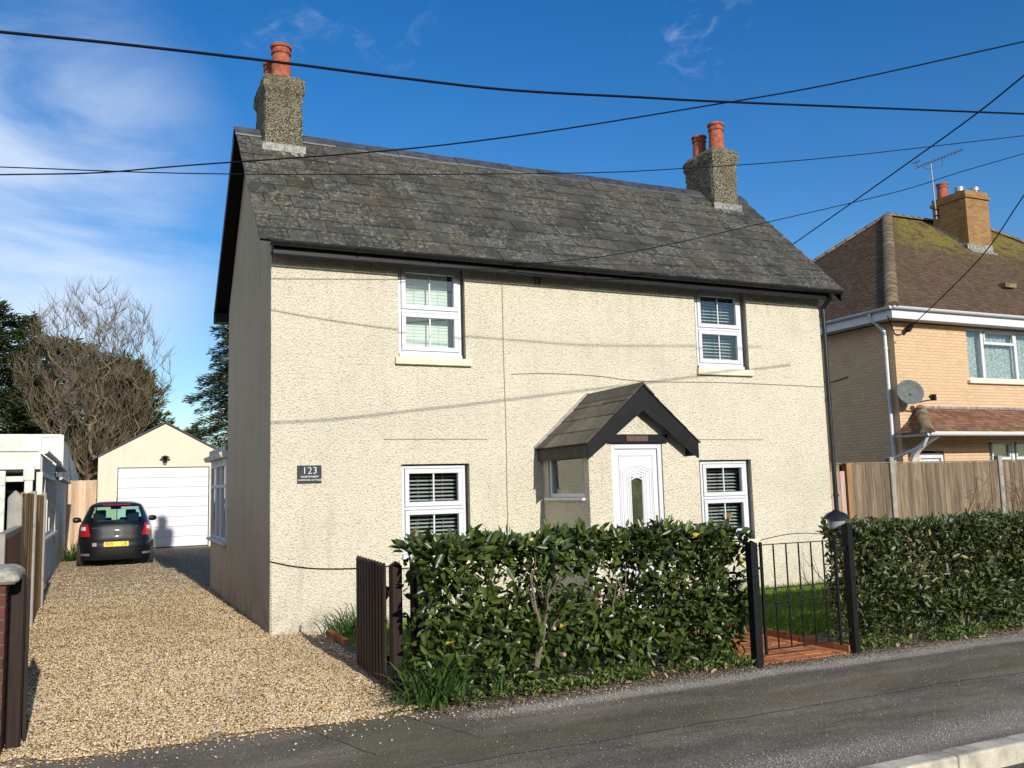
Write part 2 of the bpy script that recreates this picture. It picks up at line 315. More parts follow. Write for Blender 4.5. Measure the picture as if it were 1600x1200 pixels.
# ------------------------------------------------------------------ mesh helpers
WL = {}
def wl(p): return WL.get(p.name, Vector((0, 0, 0))) if p else Vector((0, 0, 0))
def tag(o, label=None, cat=None, group=None, kind=None):
    if label: o['label'] = label
    if cat: o['category'] = cat
    if group: o['group'] = group
    if kind: o['kind'] = kind
    return o
def empty(name, loc, label, cat, group=None):
    o = bpy.data.objects.new(name, None); COL.objects.link(o); o.location = loc; o.empty_display_size = .2; WL[o.name] = Vector(loc)
    return tag(o, label, cat, group)
class MB:
    def __init__(s): s.v = []; s.f = []; s.r = []; s.sm = False
    def add(s, vs, fs, r=None):
        n = len(s.v); s.v += [tuple(q) for q in vs]; r = random.random() if r is None else r
        for f in fs: s.f.append(tuple(i+n for i in f)); s.r.append(r)
        return s
    def box(s, x0, x1, y0, y1, z0, z1, r=None):
        if x0 > x1: x0, x1 = x1, x0
        if y0 > y1: y0, y1 = y1, y0
        if z0 > z1: z0, z1 = z1, z0
        return s.add([(x0,y0,z0),(x1,y0,z0),(x1,y1,z0),(x0,y1,z0),(x0,y0,z1),(x1,y0,z1),(x1,y1,z1),(x0,y1,z1)],
                     [(0,3,2,1),(4,5,6,7),(0,1,5,4),(1,2,6,5),(2,3,7,6),(3,0,4,7)], r)
    def obox(s, c, ax, ay, az, r=None):           # oriented box: centre and three half-axis vectors
        c, ax, ay, az = map(Vector, (c, ax, ay, az)); p = []
        for k in (-1, 1):
            for i, j in ((-1,-1),(1,-1),(1,1),(-1,1)): p.append(c+ax*i+ay*j+az*k)
        return s.add(p, [(0,3,2,1),(4,5,6,7),(0,1,5,4),(1,2,6,5),(2,3,7,6),(3,0,4,7)], r)
    def bar(s, a, b, w, h, r=None, upv=(0,0,1)):
        a, b = Vector(a), Vector(b); d = (b-a); l = d.length; d.normalize(); sd = d.cross(Vector(upv))
        if sd.length < 1e-4: sd = d.cross(Vector((0,1,0)))
        sd.normalize(); uu = sd.cross(d); return s.obox((a+b)/2, d*l/2, sd*w/2, uu*h/2, r)
    def poly(s, pts, r=None): return s.add(pts, [tuple(range(len(pts)))], r)
    def prism(s, pts, off, r=None):               # polygon extruded by vector off
        n = len(pts); a = [Vector(p) for p in pts]; b = [p+Vector(off) for p in a]
        return s.add(a+b, [tuple(range(n))[::-1], tuple(range(n, 2*n))]+[(i,(i+1)%n,(i+1)%n+n,i+n) for i in range(n)], r)
    def tube(s, pts, rad, n=8, r=None, cap=True):
        pts = [Vector(p) for p in pts]; k = len(pts); rad = [rad]*k if isinstance(rad, (int, float)) else rad; vs = []; prev = None
        for i, p in enumerate(pts):
            d = (pts[min(i+1,k-1)]-pts[max(i-1,0)]).normalized()
            a = prev if prev is not None else (Vector((0,0,1)) if abs(d.z) < .9 else Vector((1,0,0)))
            a = (a-d*a.dot(d)).normalized(); prev = a; b = d.cross(a)
            for j in range(n):
                t = 2*pi*j/n; vs.append(p+(a*cos(t)+b*sin(t))*rad[i])
        fs = [(i*n+j, i*n+(j+1)%n, (i+1)*n+(j+1)%n, (i+1)*n+j) for i in range(k-1) for j in range(n)]
        if cap: fs += [tuple(range(n))[::-1], tuple(range((k-1)*n, k*n))]
        return s.add(vs, fs, r)
    def lathe(s, c, prof, n=24, r=None):          # prof: (radius, z) from the bottom up
        c = Vector(c); vs = []
        for (q, z) in prof:
            for j in range(n): vs.append(c+Vector((q*cos(2*pi*j/n), q*sin(2*pi*j/n), z)))
        k = len(prof); fs = [(i*n+j, i*n+(j+1)%n, (i+1)*n+(j+1)%n, (i+1)*n+j) for i in range(k-1) for j in range(n)]
        fs += [tuple(range(n))[::-1], tuple(range((k-1)*n, k*n))]
        return s.add(vs, fs, r)
    def build(s, name, mat, parent=None, smooth=False, bevel=0., loc=None, seg=1, angle=40):
        me = bpy.data.meshes.new(name); o0 = wl(parent) if parent else (Vector(loc) if loc else Vector((0,0,0)))
        me.from_pydata([(a-o0.x, b-o0.y, c-o0.z) for a, b, c in s.v], [], s.f)
        return finish(me, name, mat, parent, s.r, smooth, bevel, o0, seg, angle)
def finish(me, name, mat, parent, r, smooth, bevel, o0, seg=1, angle=40):
    me.materials.append(mat)
    at = me.attributes.new('rnd', 'FLOAT', 'FACE'); at.data.foreach_set('value', np.asarray(r, dtype=np.float32))
    o = bpy.data.objects.new(name, me); COL.objects.link(o)
    if parent: o.parent = parent
    else: o.location = o0
    WL[o.name] = o0.copy()
    if smooth:
        me.shade_smooth()
        if smooth == 'auto':
            try: me.set_sharp_from_angle(angle=radians(angle))
            except Exception: pass
    if bevel:
        b = o.modifiers.new('bevel', 'BEVEL'); b.width = bevel; b.segments = seg; b.limit_method = 'ANGLE'; b.angle_limit = radians(35)
    me.update(); return o
def np_build(name, V, F, R, mat, parent=None, smooth=False):
    """V (n,3) float, F (m,k) int with one k, R (m,)"""
    o0 = wl(parent); V = np.asarray(V, dtype=np.float32)-np.array(o0, dtype=np.float32)
    me = bpy.data.meshes.new(name); m, k = F.shape
    me.vertices.add(len(V)); me.vertices.foreach_set('co', V.ravel())
    me.loops.add(m*k); me.loops.foreach_set('vertex_index', F.astype(np.int32).ravel())
    me.polygons.add(m); me.polygons.foreach_set('loop_start', np.arange(0, m*k, k, dtype=np.int32)); me.polygons.foreach_set('loop_total', np.full(m, k, dtype=np.int32))
    me.update(calc_edges=True); me.validate()
    return finish(me, name, mat, parent, R, smooth, 0, o0)
def unit(a): return a/np.maximum(np.linalg.norm(a, axis=1, keepdims=True), 1e-9)
def leaves(P, D, Nn, Ln, Wd, fold=.25, curl=.15, rnd=None):
    """two quads a leaf: base P, direction D, normal N, length, width"""
    n = len(P); D = unit(D); S = unit(np.cross(D, Nn)); U = np.cross(S, D); Ln = Ln[:, None]; Wd = Wd[:, None]
    b = P; t = P+D*Ln-U*Ln*curl
    def e(f, w, sg): return P+D*Ln*f+S*Wd*w*sg*.5+U*(Wd*fold*w-Ln*curl*f*f)
    V = np.stack([b, e(.3, .9, 1), e(.68, .85, 1), t, e(.68, .85, -1), e(.3, .9, -1)], 1).reshape(-1, 3)
    i = np.arange(n)[:, None]*6
    F = np.concatenate([i+np.array([[0, 1, 2, 3]]), i+np.array([[0, 3, 4, 5]])], 1).reshape(-1, 4)
    r = rng.random(n) if rnd is None else rnd
    return V, F, np.repeat(r, 2)
def tiles(mb, A, B, C, D, expo, wid, thick, rjit=.0, gap=.004, lap=1.5, stag=.5, jit=.004):
    """overlapping slates on quad A(bottom left) B(bottom right) C(top left) D(top right)"""
    A, B, C, D = map(Vector, (A, B, C, D)); nrm = (B-A).cross(((C+D)/2-(A+B)/2)).normalized()
    if nrm.z < 0: nrm = -nrm
    L = ((C-A)-(C-A).dot((B-A).normalized())*(B-A).normalized()).length; n = int(math.ceil(L/expo))
    U = (B-A).normalized()
    for k in range(n):
        t0 = k*expo/L; t1 = min(1., t0+expo*lap/L)
        l0, r0 = A.lerp(C, t0), B.lerp(D, t0); l1, r1 = A.lerp(C, t1), B.lerp(D, t1)
        w0 = (r0-l0).length; off = (k % 2)*stag*wid + random.uniform(-.02, .02)*wid - wid
        base = (l0-A).dot(U); a = math.floor((base-off)/wid)
        while True:
            s0 = off+a*wid-base; s1 = s0+wid-gap; a += 1
            if s0 > w0: break
            q0, q1 = max(0, s0), min(w0, s1)
            if q1-q0 < .02: continue
            Vd = (l1-l0)-(l1-l0).dot(U)*U
            L1 = (l1-l0).dot(U); 
            def topclip(q): return min(max(q, L1), (r1-l0).dot(U))
            j = random.uniform(-jit, jit); h = thick*random.uniform(.85, 1.2)
            p = [l0+U*q0-Vd*0+nrm*(h+.002)+Vd.normalized()*j, l0+U*q1+nrm*(h+.002)+Vd.normalized()*j, l0+U*topclip(q1)+Vd+nrm*.003, l0+U*topclip(q0)+Vd+nrm*.003]
            bq = [p[0]-nrm*h*.9, p[1]-nrm*h*.9]
            mb.add(p+bq, [(0,1,2,3), (0,4,5,1), (1,5,2), (0,3,4)], random.random())
def hip_tiles(mb, a, b, rad, n, seg=8, thick=1.):
    a, b = Vector(a), Vector(b); d = (b-a); L = d.length; d.normalize(); sd = d.cross(Vector((0,0,1))).normalized(); uu = sd.cross(d)
    st = L/n
    for k in range(n):
        p0 = a+d*(st*k-.02); p1 = a+d*(st*(k+1)+.03); vs = []
        for p, q in ((p0, rad*1.12), (p1, rad*.94)):
            for j in range(seg+1):
                t = pi*j/seg; vs.append(p+sd*cos(t)*q+uu*(sin(t)*q*.75-.02))
        m = seg+1; fs = [(j, j+1, m+j+1, m+j) for j in range(seg)]+[tuple(range(m))[::-1]]
        mb.add(vs, fs)
def text_mesh(s, name, mat, parent, loc, size, rot=(pi/2, 0, 0), ext=.001, align='CENTER', sx=1., thin=0.):
    cu = bpy.data.curves.new('txt', 'FONT'); cu.offset = -thin; cu.body = s; cu.size = size; cu.extrude = ext; cu.align_x = align; cu.align_y = 'CENTER'; cu.resolution_u = 3
    t = bpy.data.objects.new('txt', cu); COL.objects.link(t)
    dg = bpy.context.evaluated_depsgraph_get(); me = bpy.data.meshes.new_from_object(t.evaluated_get(dg)); bpy.data.objects.remove(t)
    M4 = Matrix.Translation(Vector(loc)-wl(parent)) @ Matrix(((cos(rot[2]), -sin(rot[2]), 0, 0), (sin(rot[2]), cos(rot[2]), 0, 0), (0,0,1,0), (0,0,0,1))) @ Matrix.Rotation(rot[0], 4, 'X') @ Matrix.Diagonal((sx, 1, 1, 1))
    me.transform(M4); me.materials.clear(); me.materials.append(mat); me.name = name
    o = bpy.data.objects.new(name, me); COL.objects.link(o)
    if parent: o.parent = parent
    WL[o.name] = wl(parent); return o

# ================================================================== SETTING
def sheet(name, x0, x1, y0, y1, z, mat, thick=.3):
    b = MB().box(x0, x1, y0, y1, z-thick, z); return tag(b.build(name, mat), kind='structure')
MB_ = MB
b = MB().poly([(-400, -6.58, -.13), (600, -6.58, -.13), (600, 900, -.13), (-400, 900, -.13)]); tag(b.build('ground', m_ground), kind='structure')
b = MB().poly([(-400, -400, -.115), (600, -400, -.115), (600, -6.56, -.115), (-400, -6.56, -.115)]); tag(b.build('road', m_road), kind='structure')
def strip_grid(name, x0, x1, y0, y1, z, mat, step, amp, f=1.2):
    nx = int((x1-x0)/step)+1; ny = int((y1-y0)/step)+1; b = MB()
    for j in range(ny+1):
        for i in range(nx+1):
            x = x0+(x1-x0)*i/nx; y = y0+(y1-y0)*j/ny; b.v.append((x, y, z+amp*noise.noise((x*f, y*f, 3.))))
    w = nx+1
    for j in range(ny):
        for i in range(nx): b.f.append((j*w+i, j*w+i+1, (j+1)*w+i+1, (j+1)*w+i)); b.r.append(.5)
    return tag(b.build(name, mat, smooth=True), kind='structure')
strip_grid('pavement', -12, 26, -6.46, -3.62, -.012, m_tarmac, .12, .010)
b = MB()
x = -12.
while x < 26: b.box(x+.004, x+.911, -6.585, -6.45, -.2, -.003); x += .915
tag(b.build('kerb', simple('kerb_concrete', (.42, .375, .29), .9, .4, 5, bump=.6, bscale=90), bevel=.014, seg=2), kind='structure')
b = MB().prism([(-2.6, -4.06, -.05), (.3, -4.06, -.05), (.5, -3.7, -.05), (.5, -.3, -.05), (.05, .02, -.05), (.05, 6.1, -.05), (2.6, 6.1, -.05), (2.6, 19.3, -.05), (-2.9, 19.3, -.05), (-2.9, 4, -.05)], (0, 0, .052)); tag(b.build('driveway', m_gravelbed), kind='structure')
b = MB().box(.42, 3.38, -4.06, -.75, -.1, -.002); b.box(4.46, 13, -4.06, -3.1, -.1, -.002); tag(b.build('soil_bed', m_soil), kind='structure')
b = MB().box(.62, 3.38, -3.0, 0, -.1, .004).box(4.46, 8.3, -3.1, 0, -.1, -.03).box(8.3, 13, -3.1, .55, -.1, -.03); tag(b.build('lawn', m_lawnbase), kind='structure')
b = MB()
# brick path: running bond laid with gaps
for k in range(37):
    y = -4.06+k*.11
    for i in range(5):
        x = 3.42+i*.215+(-.1 if k % 2 else 0); x0 = max(3.42, x); x1 = min(4.38, x+.205)
        if x1-x0 > .03 and not (y > -1.3): b.box(x0, x1, y, y+.102, -.06, .004+random.uniform(-.003, .003))
b.box(3.38, 4.4, -4.06, -1.2, -.08, -.008, .1)
tag(b.build('garden_path', m_path), kind='structure')
b = MB()
for k in range(14): b.box(4.39, 4.45, -4.05+k*.212, -4.05+k*.212+.205, -.06, .055+random.uniform(-.006, .006))
for k in range(5): b.box(.56, .62, -1.05+k*.15, -1.05+k*.15+.14, -.06, .05)
tag(b.build('brick_edging', m_path, bevel=.004), kind='structure')

# ---- gravel stones
def stones(name, n, fn, s0, s1, mat, zoff=0., tall=.6):
    P = fn(n); n = len(P); base = np.array([(1,0,0),(0,1,0),(-1,0,0),(0,-1,0),(0,0,1),(0,0,-1)], float)
    a = rng.random(n)*2*pi; ca, sa = np.cos(a), np.sin(a); S = rng.uniform(s0, s1, n)/2
    V = np.repeat(base[None], n, 0)*(1+rng.uniform(-.3, .3, (n, 6, 1)))+rng.uniform(-.2, .2, (n, 6, 3))
    V[..., 0] *= (S*rng.uniform(.9, 1.5, n))[:, None]; V[..., 1] *= (S*rng.uniform(.7, 1.1, n))[:, None]; V[..., 2] *= (S*rng.uniform(tall*.7, tall*1.2, n))[:, None]
    tl = rng.uniform(-.5, .5, n)[:, None]; V[..., 2] += V[..., 0]*tl
    X = V[..., 0]*ca[:, None]-V[..., 1]*sa[:, None]; Y = V[..., 0]*sa[:, None]+V[..., 1]*ca[:, None]
    V = np.stack([X+P[:, None, 0], Y+P[:, None, 1], V[..., 2]+P[:, None, 2]+zoff], -1).reshape(-1, 3)
    f = np.array([(0,1,4),(1,2,4),(2,3,4),(3,0,4),(1,0,5),(2,1,5),(3,2,5),(0,3,5)])
    F = (np.arange(n)[:, None, None]*6+f[None]).reshape(-1, 3)
    return np_build(name, V, F, np.repeat(rng.random(n), 8), mat)
def drive_pts(n):
    # denser where it lies nearer to the road
    y = -4.1+np.minimum(rng.exponential(5.2, n), 23.4); x = rng.uniform(-2.62, .55, n)
    k = (y < 19.2) & ((x < .5) | (y > 6.1)) & ~((y > -.05) & (y < 6.1) & (x > .02)) & ~((y > -.9) & (x > .58))
    k &= ~((x < -2.3) & (y < -3.2)); k &= y > (-4.1+.10*np.sin(x*5)+.05*np.sin(x*17))
    x, y = x[k], y[k]; z = .010+.012*np.array([noise.noise((a*2.2, b*2.2, 0)) for a, b in zip(x, y)])
    return np.stack([x, y, z], 1)
g = stones('gravel', 86000, drive_pts, .011, .026, m_stone); tag(g, 'loose cream and tan pebbles covering the driveway', 'gravel', kind='stuff')
def spill_pts(n):
    x = rng.uniform(-2.6, 2.0, n); y = -4.1-rng.exponential(.14, n); return np.stack([x, y, np.full(n, -.002)], 1)
g = stones('spilled_gravel', 420, spill_pts, .010, .022, m_stone); tag(g, 'scattered pebbles kicked out of the drive over the pavement edge', 'gravel', kind='stuff')
def grit_pts(n):
    x = rng.uniform(-2.5, 9, n); q = rng.random(n)
    y = np.where(q < .50, -4.32+.03*(x-2)+rng.normal(0, .075, n), np.where(q < .86, -6.25+rng.normal(0, .13, n), rng.uniform(-6.4, -4.1, n)))
    m = (x > .6) | (q > .50); x, y = x[m], y[m]
    return np.stack([x, y, np.full(len(x), -.006)], 1)
m_grit = simple('pale_grit', (.40, .36, .30), .9, .2, 3, rnd=.4)
g = stones('grit', 34000, grit_pts, .003, .0075, m_grit, tall=.7); tag(g, 'fine pale grit washed along the pavement edges', 'grit', kind='stuff')
def litter_pts(n):
    x = rng.uniform(.4, 8.5, n); y = rng.uniform(-4.22, -3.7, n)
    m = ~((x > 3.36) & (x < 4.42) & (y > -4.05)); x, y = x[m], y[m]
    return np.stack([x, y, np.full(len(x), .006)], 1)
g = stones('bed_litter', 5200, litter_pts, .008, .022, simple('brown_litter', (.17, .12, .07), .9, .3, 3, rnd=.7), tall=.5); tag(g, 'brown crumbs of soil and dead leaf below the hedges', 'litter', kind='stuff')
# ---- lawn blades
def blades(name, n, x0, x1, y0, y1, h, mat, z=-.03, w=.006):
    P = np.stack([rng.uniform(x0, x1, n), rng.uniform(y0, y1, n), np.full(n, z)], 1)
    a = rng.random(n)*2*pi; H = rng.uniform(.5, 1.1, n)*h*(1+.5*(P[:, 1] > y1-.1)); lean = rng.normal(0, .35, (n, 2))*H[:, None]
    d = np.stack([np.cos(a), np.sin(a), 0*a], 1)*w
    t = P+np.concatenate([lean, H[:, None]], 1); V = np.stack([P-d, P+d, t], 1).reshape(-1, 3)
    return V, np.arange(3*n).reshape(-1, 3), rng.random(n)
a = blades('g', 52000, 4.47, 8.25, -3.1, 0, .085, None); c = blades('g', 16000, .65, 3.36, -3.0, 0, .08, None, 0)
V = np.concatenate([a[0], c[0]]); F = np.concatenate([a[1], c[1]+len(a[0])]); R = np.concatenate([a[2], c[2]])
tag(np_build('grass', V, F, R, m_grass), 'bright green mown grass on the front lawn', 'grass', kind='stuff')

# ================================================================== COTTAGE
WD, DP, EZ, RZ, OE = 8.235, 3.80, 4.416, 6.528, .292
SL = (RZ-EZ)/(DP/2+OE)
def panel(b, u0, u1, z0, z1, opens, P, rev):
    """wall sheet in the plane given by P(u,z,depth) with reveals of depth rev round rectangular openings"""
    us = sorted({u0, u1, *[o[0] for o in opens], *[o[1] for o in opens]}); zs = sorted({z0, z1, *[o[2] for o in opens], *[o[3] for o in opens]})
    inside = lambda u, z: any(o[0] < u < o[1] and o[2] < z < o[3] for o in opens)
    for i in range(len(us)-1):
        for j in range(len(zs)-1):
            if inside((us[i]+us[i+1])/2, (zs[j]+zs[j+1])/2): continue
            for dd in (0, rev): 
                q = [P(us[i], zs[j], dd), P(us[i+1], zs[j], dd), P(us[i+1], zs[j+1], dd), P(us[i], zs[j+1], dd)]
                b.poly(q if dd == 0 else q[::-1], .5)
    for o in opens:
        c = [(o[0], o[2]), (o[1], o[2]), (o[1], o[3]), (o[0], o[3])]
        for k in range(4):
            p, q = c[k], c[(k+1) % 4]; b.poly([P(*p, 0), P(*p, rev), P(*q, rev), P(*q, 0)], .5)
cot = empty('cottage', (0, 0, 0), 'cream roughcast two-storey cottage with dark slate roof and two rendered chimneys', 'house')
opens = [(1.525, 2.40, .73, 1.855), (5.85, 6.76, .73, 1.855), (1.51, 2.385, 3.15, 4.33), (5.905, 6.83, 3.15, 4.33)]
b = MB(); panel(b, 0, WD, -.1, 4.42, opens, lambda u, z, d: (u, d, z), .26)
wall = b.build('wall', m_render, cot)
# weld the sheet so that it shades as one wall
b = MB()
gab = [(.005, -.1), (DP, -.1), (DP, EZ-.05), (DP/2, RZ-.10), (.005, EZ+OE*SL-.10)]
b.prism([(-.004, y, z) for y, z in gab], (.25, 0, 0)); b.prism([(WD-.246, y, z) for y, z in gab], (.25, 0, 0))
b.box(.26, WD-.26, DP-.25, DP-.003, -.1, 4.3)
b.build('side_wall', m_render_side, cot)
# corner beads: the cream coat turns the corner by a few centimetres
# small tapered rolls of render at both front corners
b = MB(); b.tube([(.012, .010, -.1), (.006, .012, 1.4), (.010, .008, 2.9), (.006, .010, 4.28)], .014, 6)
b.build('corner_bead', m_render, cot, smooth=True)

def tri_roof_slab(b, x0, x1, y0, y1, z0, z1, t): b.prism([(x0, y0, z0), (x0, y1, z1), (x0, y1, z1-t), (x0, y0, z0-t)], (x1-x0, 0, 0))
b = MB(); X0, X1 = -.187, WD+.219
tri_roof_slab(b, X0+.01, X1-.01, -OE, DP/2, EZ-.02, RZ-.02, .035); tri_roof_slab(b, X0+.01, X1-.01, DP+OE, DP/2+.001, EZ-.02, RZ-.02, .035)
roofdeck = b.build('roof', m_black, cot)
b = MB(); tiles(b, (X0, -OE-.03, EZ-.045), (X1, -OE-.03, EZ-.045), (X0, DP/2, RZ-.012), (X1, DP/2, RZ-.012), .288, .33, .019, jit=.010, gap=.007, lap=1.35)
b.build('slates', m_slate, roofdeck)
b = MB(); tiles(b, (X0, DP+OE+.03, EZ-.045), (X1, DP+OE+.03, EZ-.045), (X0, DP/2, RZ-.012), (X1, DP/2, RZ-.012), .222, .33, .012)
b.build('slates', m_slate, roofdeck)
b = MB(); x = X0-.01
while x < X1-.05:
    x1 = min(x+.46, X1+.01); j = random.uniform(-.007, .007)-.02*sin(pi*(x-X0)/(X1-X0))
    for s in (-1, 1): b.prism([(x, DP/2, RZ+.038+j), (x, DP/2+s*.165, RZ-.118+j), (x, DP/2+s*.165, RZ-.14+j), (x, DP/2, RZ+.010+j)], (x1-x-.006, 0, 0))
    x += .46
b.build('ridge', simple('ridge_tiles', (.055, .058, .060), .5, .35, 7, rnd=.2, bump=.3), roofdeck)
# rear bargeboards (both gables), dark soffit strip
b = MB()
for X in (X0-.012, X1-.013):
    b.prism([(X, DP+OE+.02, EZ-.05), (X, DP/2, RZ-.03), (X, DP/2, RZ-.20), (X, DP+OE+.02, EZ-.20)], (.025, 0, 0))
b.prism([(X1-.013, -OE+.03, EZ-.06), (X1-.013, DP/2-.002, RZ-.03), (X1-.013, DP/2-.002, RZ-.18), (X1-.013, -OE+.03, EZ-.20)], (.025, 0, 0))
b.box(X0, X1, DP+OE-.12, DP+OE+.10, EZ-.20, EZ-.06)
b.build('bargeboard', m_black, cot)
b = MB().box(-.02, WD+.02, -.215, -.19, EZ-.165, EZ-.035).box(-.02, WD+.02, -.19, -.004, EZ-.125, EZ-.112); b.build('fascia', m_black, cot, bevel=.003)
b = MB().box(-.02, WD+.10, -.232, -.217, EZ-.185, EZ-.165); 
b.build('fascia_strip', simple('grey_edge_trim', (.012, .012, .012), .8, .4, 7, spec=.1), cot)
# gutter: half round with brackets and end caps
def gutter(name, a, b_, rad, mat, parent, brackets=1.0, seg=9, up=Vector((0,0,1))):
    m = MB(); a = Vector(a); b_ = Vector(b_); d = (b_-a).normalized(); sd = d.cross(up).normalized(); vs = []
    for p in (a, b_):
        for rr in (rad, rad*.9):
            for j in range(seg+1):
                t = pi+pi*j/seg; vs.append(p+sd*cos(t)*rr+up*sin(t)*rr)
    n = seg+1; fs = []
    for j in range(seg): fs += [(j, j+1, 2*n+j+1, 2*n+j), (n+j+1, n+j, 3*n+j, 3*n+j+1)]
    fs += [(0, n, 3*n, 2*n), (n-1, 2*n-1, 4*n-1, 3*n-1)]
    m.add(vs, fs, .5)
    for p in (a, b_): m.add([p+sd*cos(pi+pi*j/seg)*rad*1.08+up*sin(pi+pi*j/seg)*rad*1.08 for j in range(n)]+[p+d*.012*(1 if p is a else -1)+sd*cos(pi+pi*j/seg)*rad*1.08+up*sin(pi+pi*j/seg)*rad*1.08 for j in range(n)], [tuple(range(n)), tuple(range(n, 2*n))[::-1]]+[(j, j+1, n+j+1, n+j) for j in range(n-1)]+[(n-1, 0, n, 2*n-1)], .5)
    k = int((b_-a).length/brackets)
    for i in range(1, k+1):
        c = a+d*(i*brackets)
        for q0, q1 in ((-.018, .018),):
            vv = [c+d*q+sd*cos(pi+pi*j/seg)*rad*1.12+up*sin(pi+pi*j/seg)*rad*1.12 for q in (q0, q1) for j in range(n)]
            m.add(vv, [(j, j+1, n+j+1, n+j) for j in range(seg)]+[tuple(range(n))[::-1]+()], .5)
    return m.build(name, mat, parent, smooth='auto')
gutter('gutter', (-.07, -.275, EZ-.035), (WD+.20, -.275, EZ-.035), .058, m_gutter, cot, 1.02)
b = MB(); b.tube([(WD-.0, -.275, EZ-.09), (WD+.0, -.275, EZ-.13), (WD+.035, -.06, EZ-.26), (WD+.035, -.05, EZ-.35)], .036, 12); b.tube([(WD+.035, -.05, EZ-.34), (WD+.035, -.05, .98)], .034, 12)
for z in (4.05, 2.75, 1.3): b.tube([(WD+.035, -.05, z-.02), (WD+.035, -.05, z+.02)], .041, 12); b.box(WD+.0, WD+.10, -.06, -.04, z-.008, z+.008)
b.tube([(WD+.035, -.05, 1.0), (WD+.06, -.06, .93), (WD+.30, -.10, .83)], .036, 10)
b.build('downpipe', m_gutter, cot, smooth='auto')

def rough_stack(name, x0, x1, y0, y1, z0, z1, parent, seed):
    b = MB(); per = []; K = 9
    for i in range(K): per.append((x0+(x1-x0)*i/K, y0))
    for i in range(K): per.append((x1, y0+(y1-y0)*i/K))
    for i in range(K): per.append((x1-(x1-x0)*i/K, y1))
    for i in range(K): per.append((x0, y1-(y1-y0)*i/K))
    cx, cy = (x0+x1)/2, (y0+y1)/2; n = len(per); LV = 34
    for k in range(LV+1):
        t = k/LV; z = z0+(z1-z0)*t; e = 0.
        hz = z1-z
        if hz < .26: e = .035*sin(min(1, (.26-hz)/.08)*pi/2)
        if hz < .07: e -= .06*(1-hz/.07)
        for (x, y) in per:
            corner = .012 if (abs(x-x0) < 1e-6 or abs(x-x1) < 1e-6) and (abs(y-y0) < 1e-6 or abs(y-y1) < 1e-6) else 0
            d = Vector((x-cx, y-cy)); dn = Vector((np.sign(d.x)*(abs(d.x) > (x1-x0)/2-.001), np.sign(d.y)*(abs(d.y) > (y1-y0)/2-.001)))
            q = noise.noise((x*9+seed, y*9, z*9))*.012+noise.noise((x*26, y*26+seed, z*26))*.010+e-corner
            b.v.append((x+dn.x*q, y+dn.y*q, z+(noise.noise((x*12, y*12, seed))*.03 if k == LV else 0)))
    for k in range(LV):
        for j in range(n): b.f.append((k*n+j, k*n+(j+1) % n, (k+1)*n+(j+1) % n, (k+1)*n+j)); b.r.append(.5)
    b.f.append(tuple(range(LV*n, LV*n+n))); b.r.append(.5)
    o = b.build(name, m_chim, parent)
    m = MB().lathe((cx, cy, z1-.03), [(.25, 0), (.2, .05), (.05, .07)], 12); m.build('mortar_cap', m_chim, o)
    return o
def pot(parent, x, y, z, h, r, mat=m_pot, tilt=0):
    b = MB(); prof = [(r*1.0, 0), (r*.93, h*.5), (r*.88, h*.74), (r*1.0, h*.75), (r*1.02, h*.79), (r*.9, h*.80), (r*.92, h*.9), (r*1.06, h*.915), (r*1.1, h*.95), (r*1.08, h*.985), (r*.95, h), (r*.8, h*.99), (r*.75, h*.7), (r*.7, h*.4)]
    b.lathe((x, y, z), prof, 28); return b.build('chimney_pot', mat, parent, smooth='auto')
for sx, sd in ((.150, 3.), (7.555, 11.)):
    ch = rough_stack('chimney', sx, sx+.515, 1.5, 2.3, 5.9, 7.22, cot, sd)
    pot(ch, sx+.245, 1.68, 7.19, .52, .135); pot(ch, sx+.20, 2.10, 7.19, .44, .125)
    b = MB(); n = 14
    for i in range(n):
        u0 = sx-.03+(.575)*i/n; dz = random.uniform(0, .05)
        b.obox((u0+.02, 1.485, 6.16-dz/2), (.021, 0, 0), (0, .012, 0), (0, 0, .065+dz/2))
        b.obox((u0+.02, 1.43, 6.085-dz), (.021, 0, 0), (0, .055, .053), (0, -.005, .005))
    b.build('flashing', m_lead, ch)

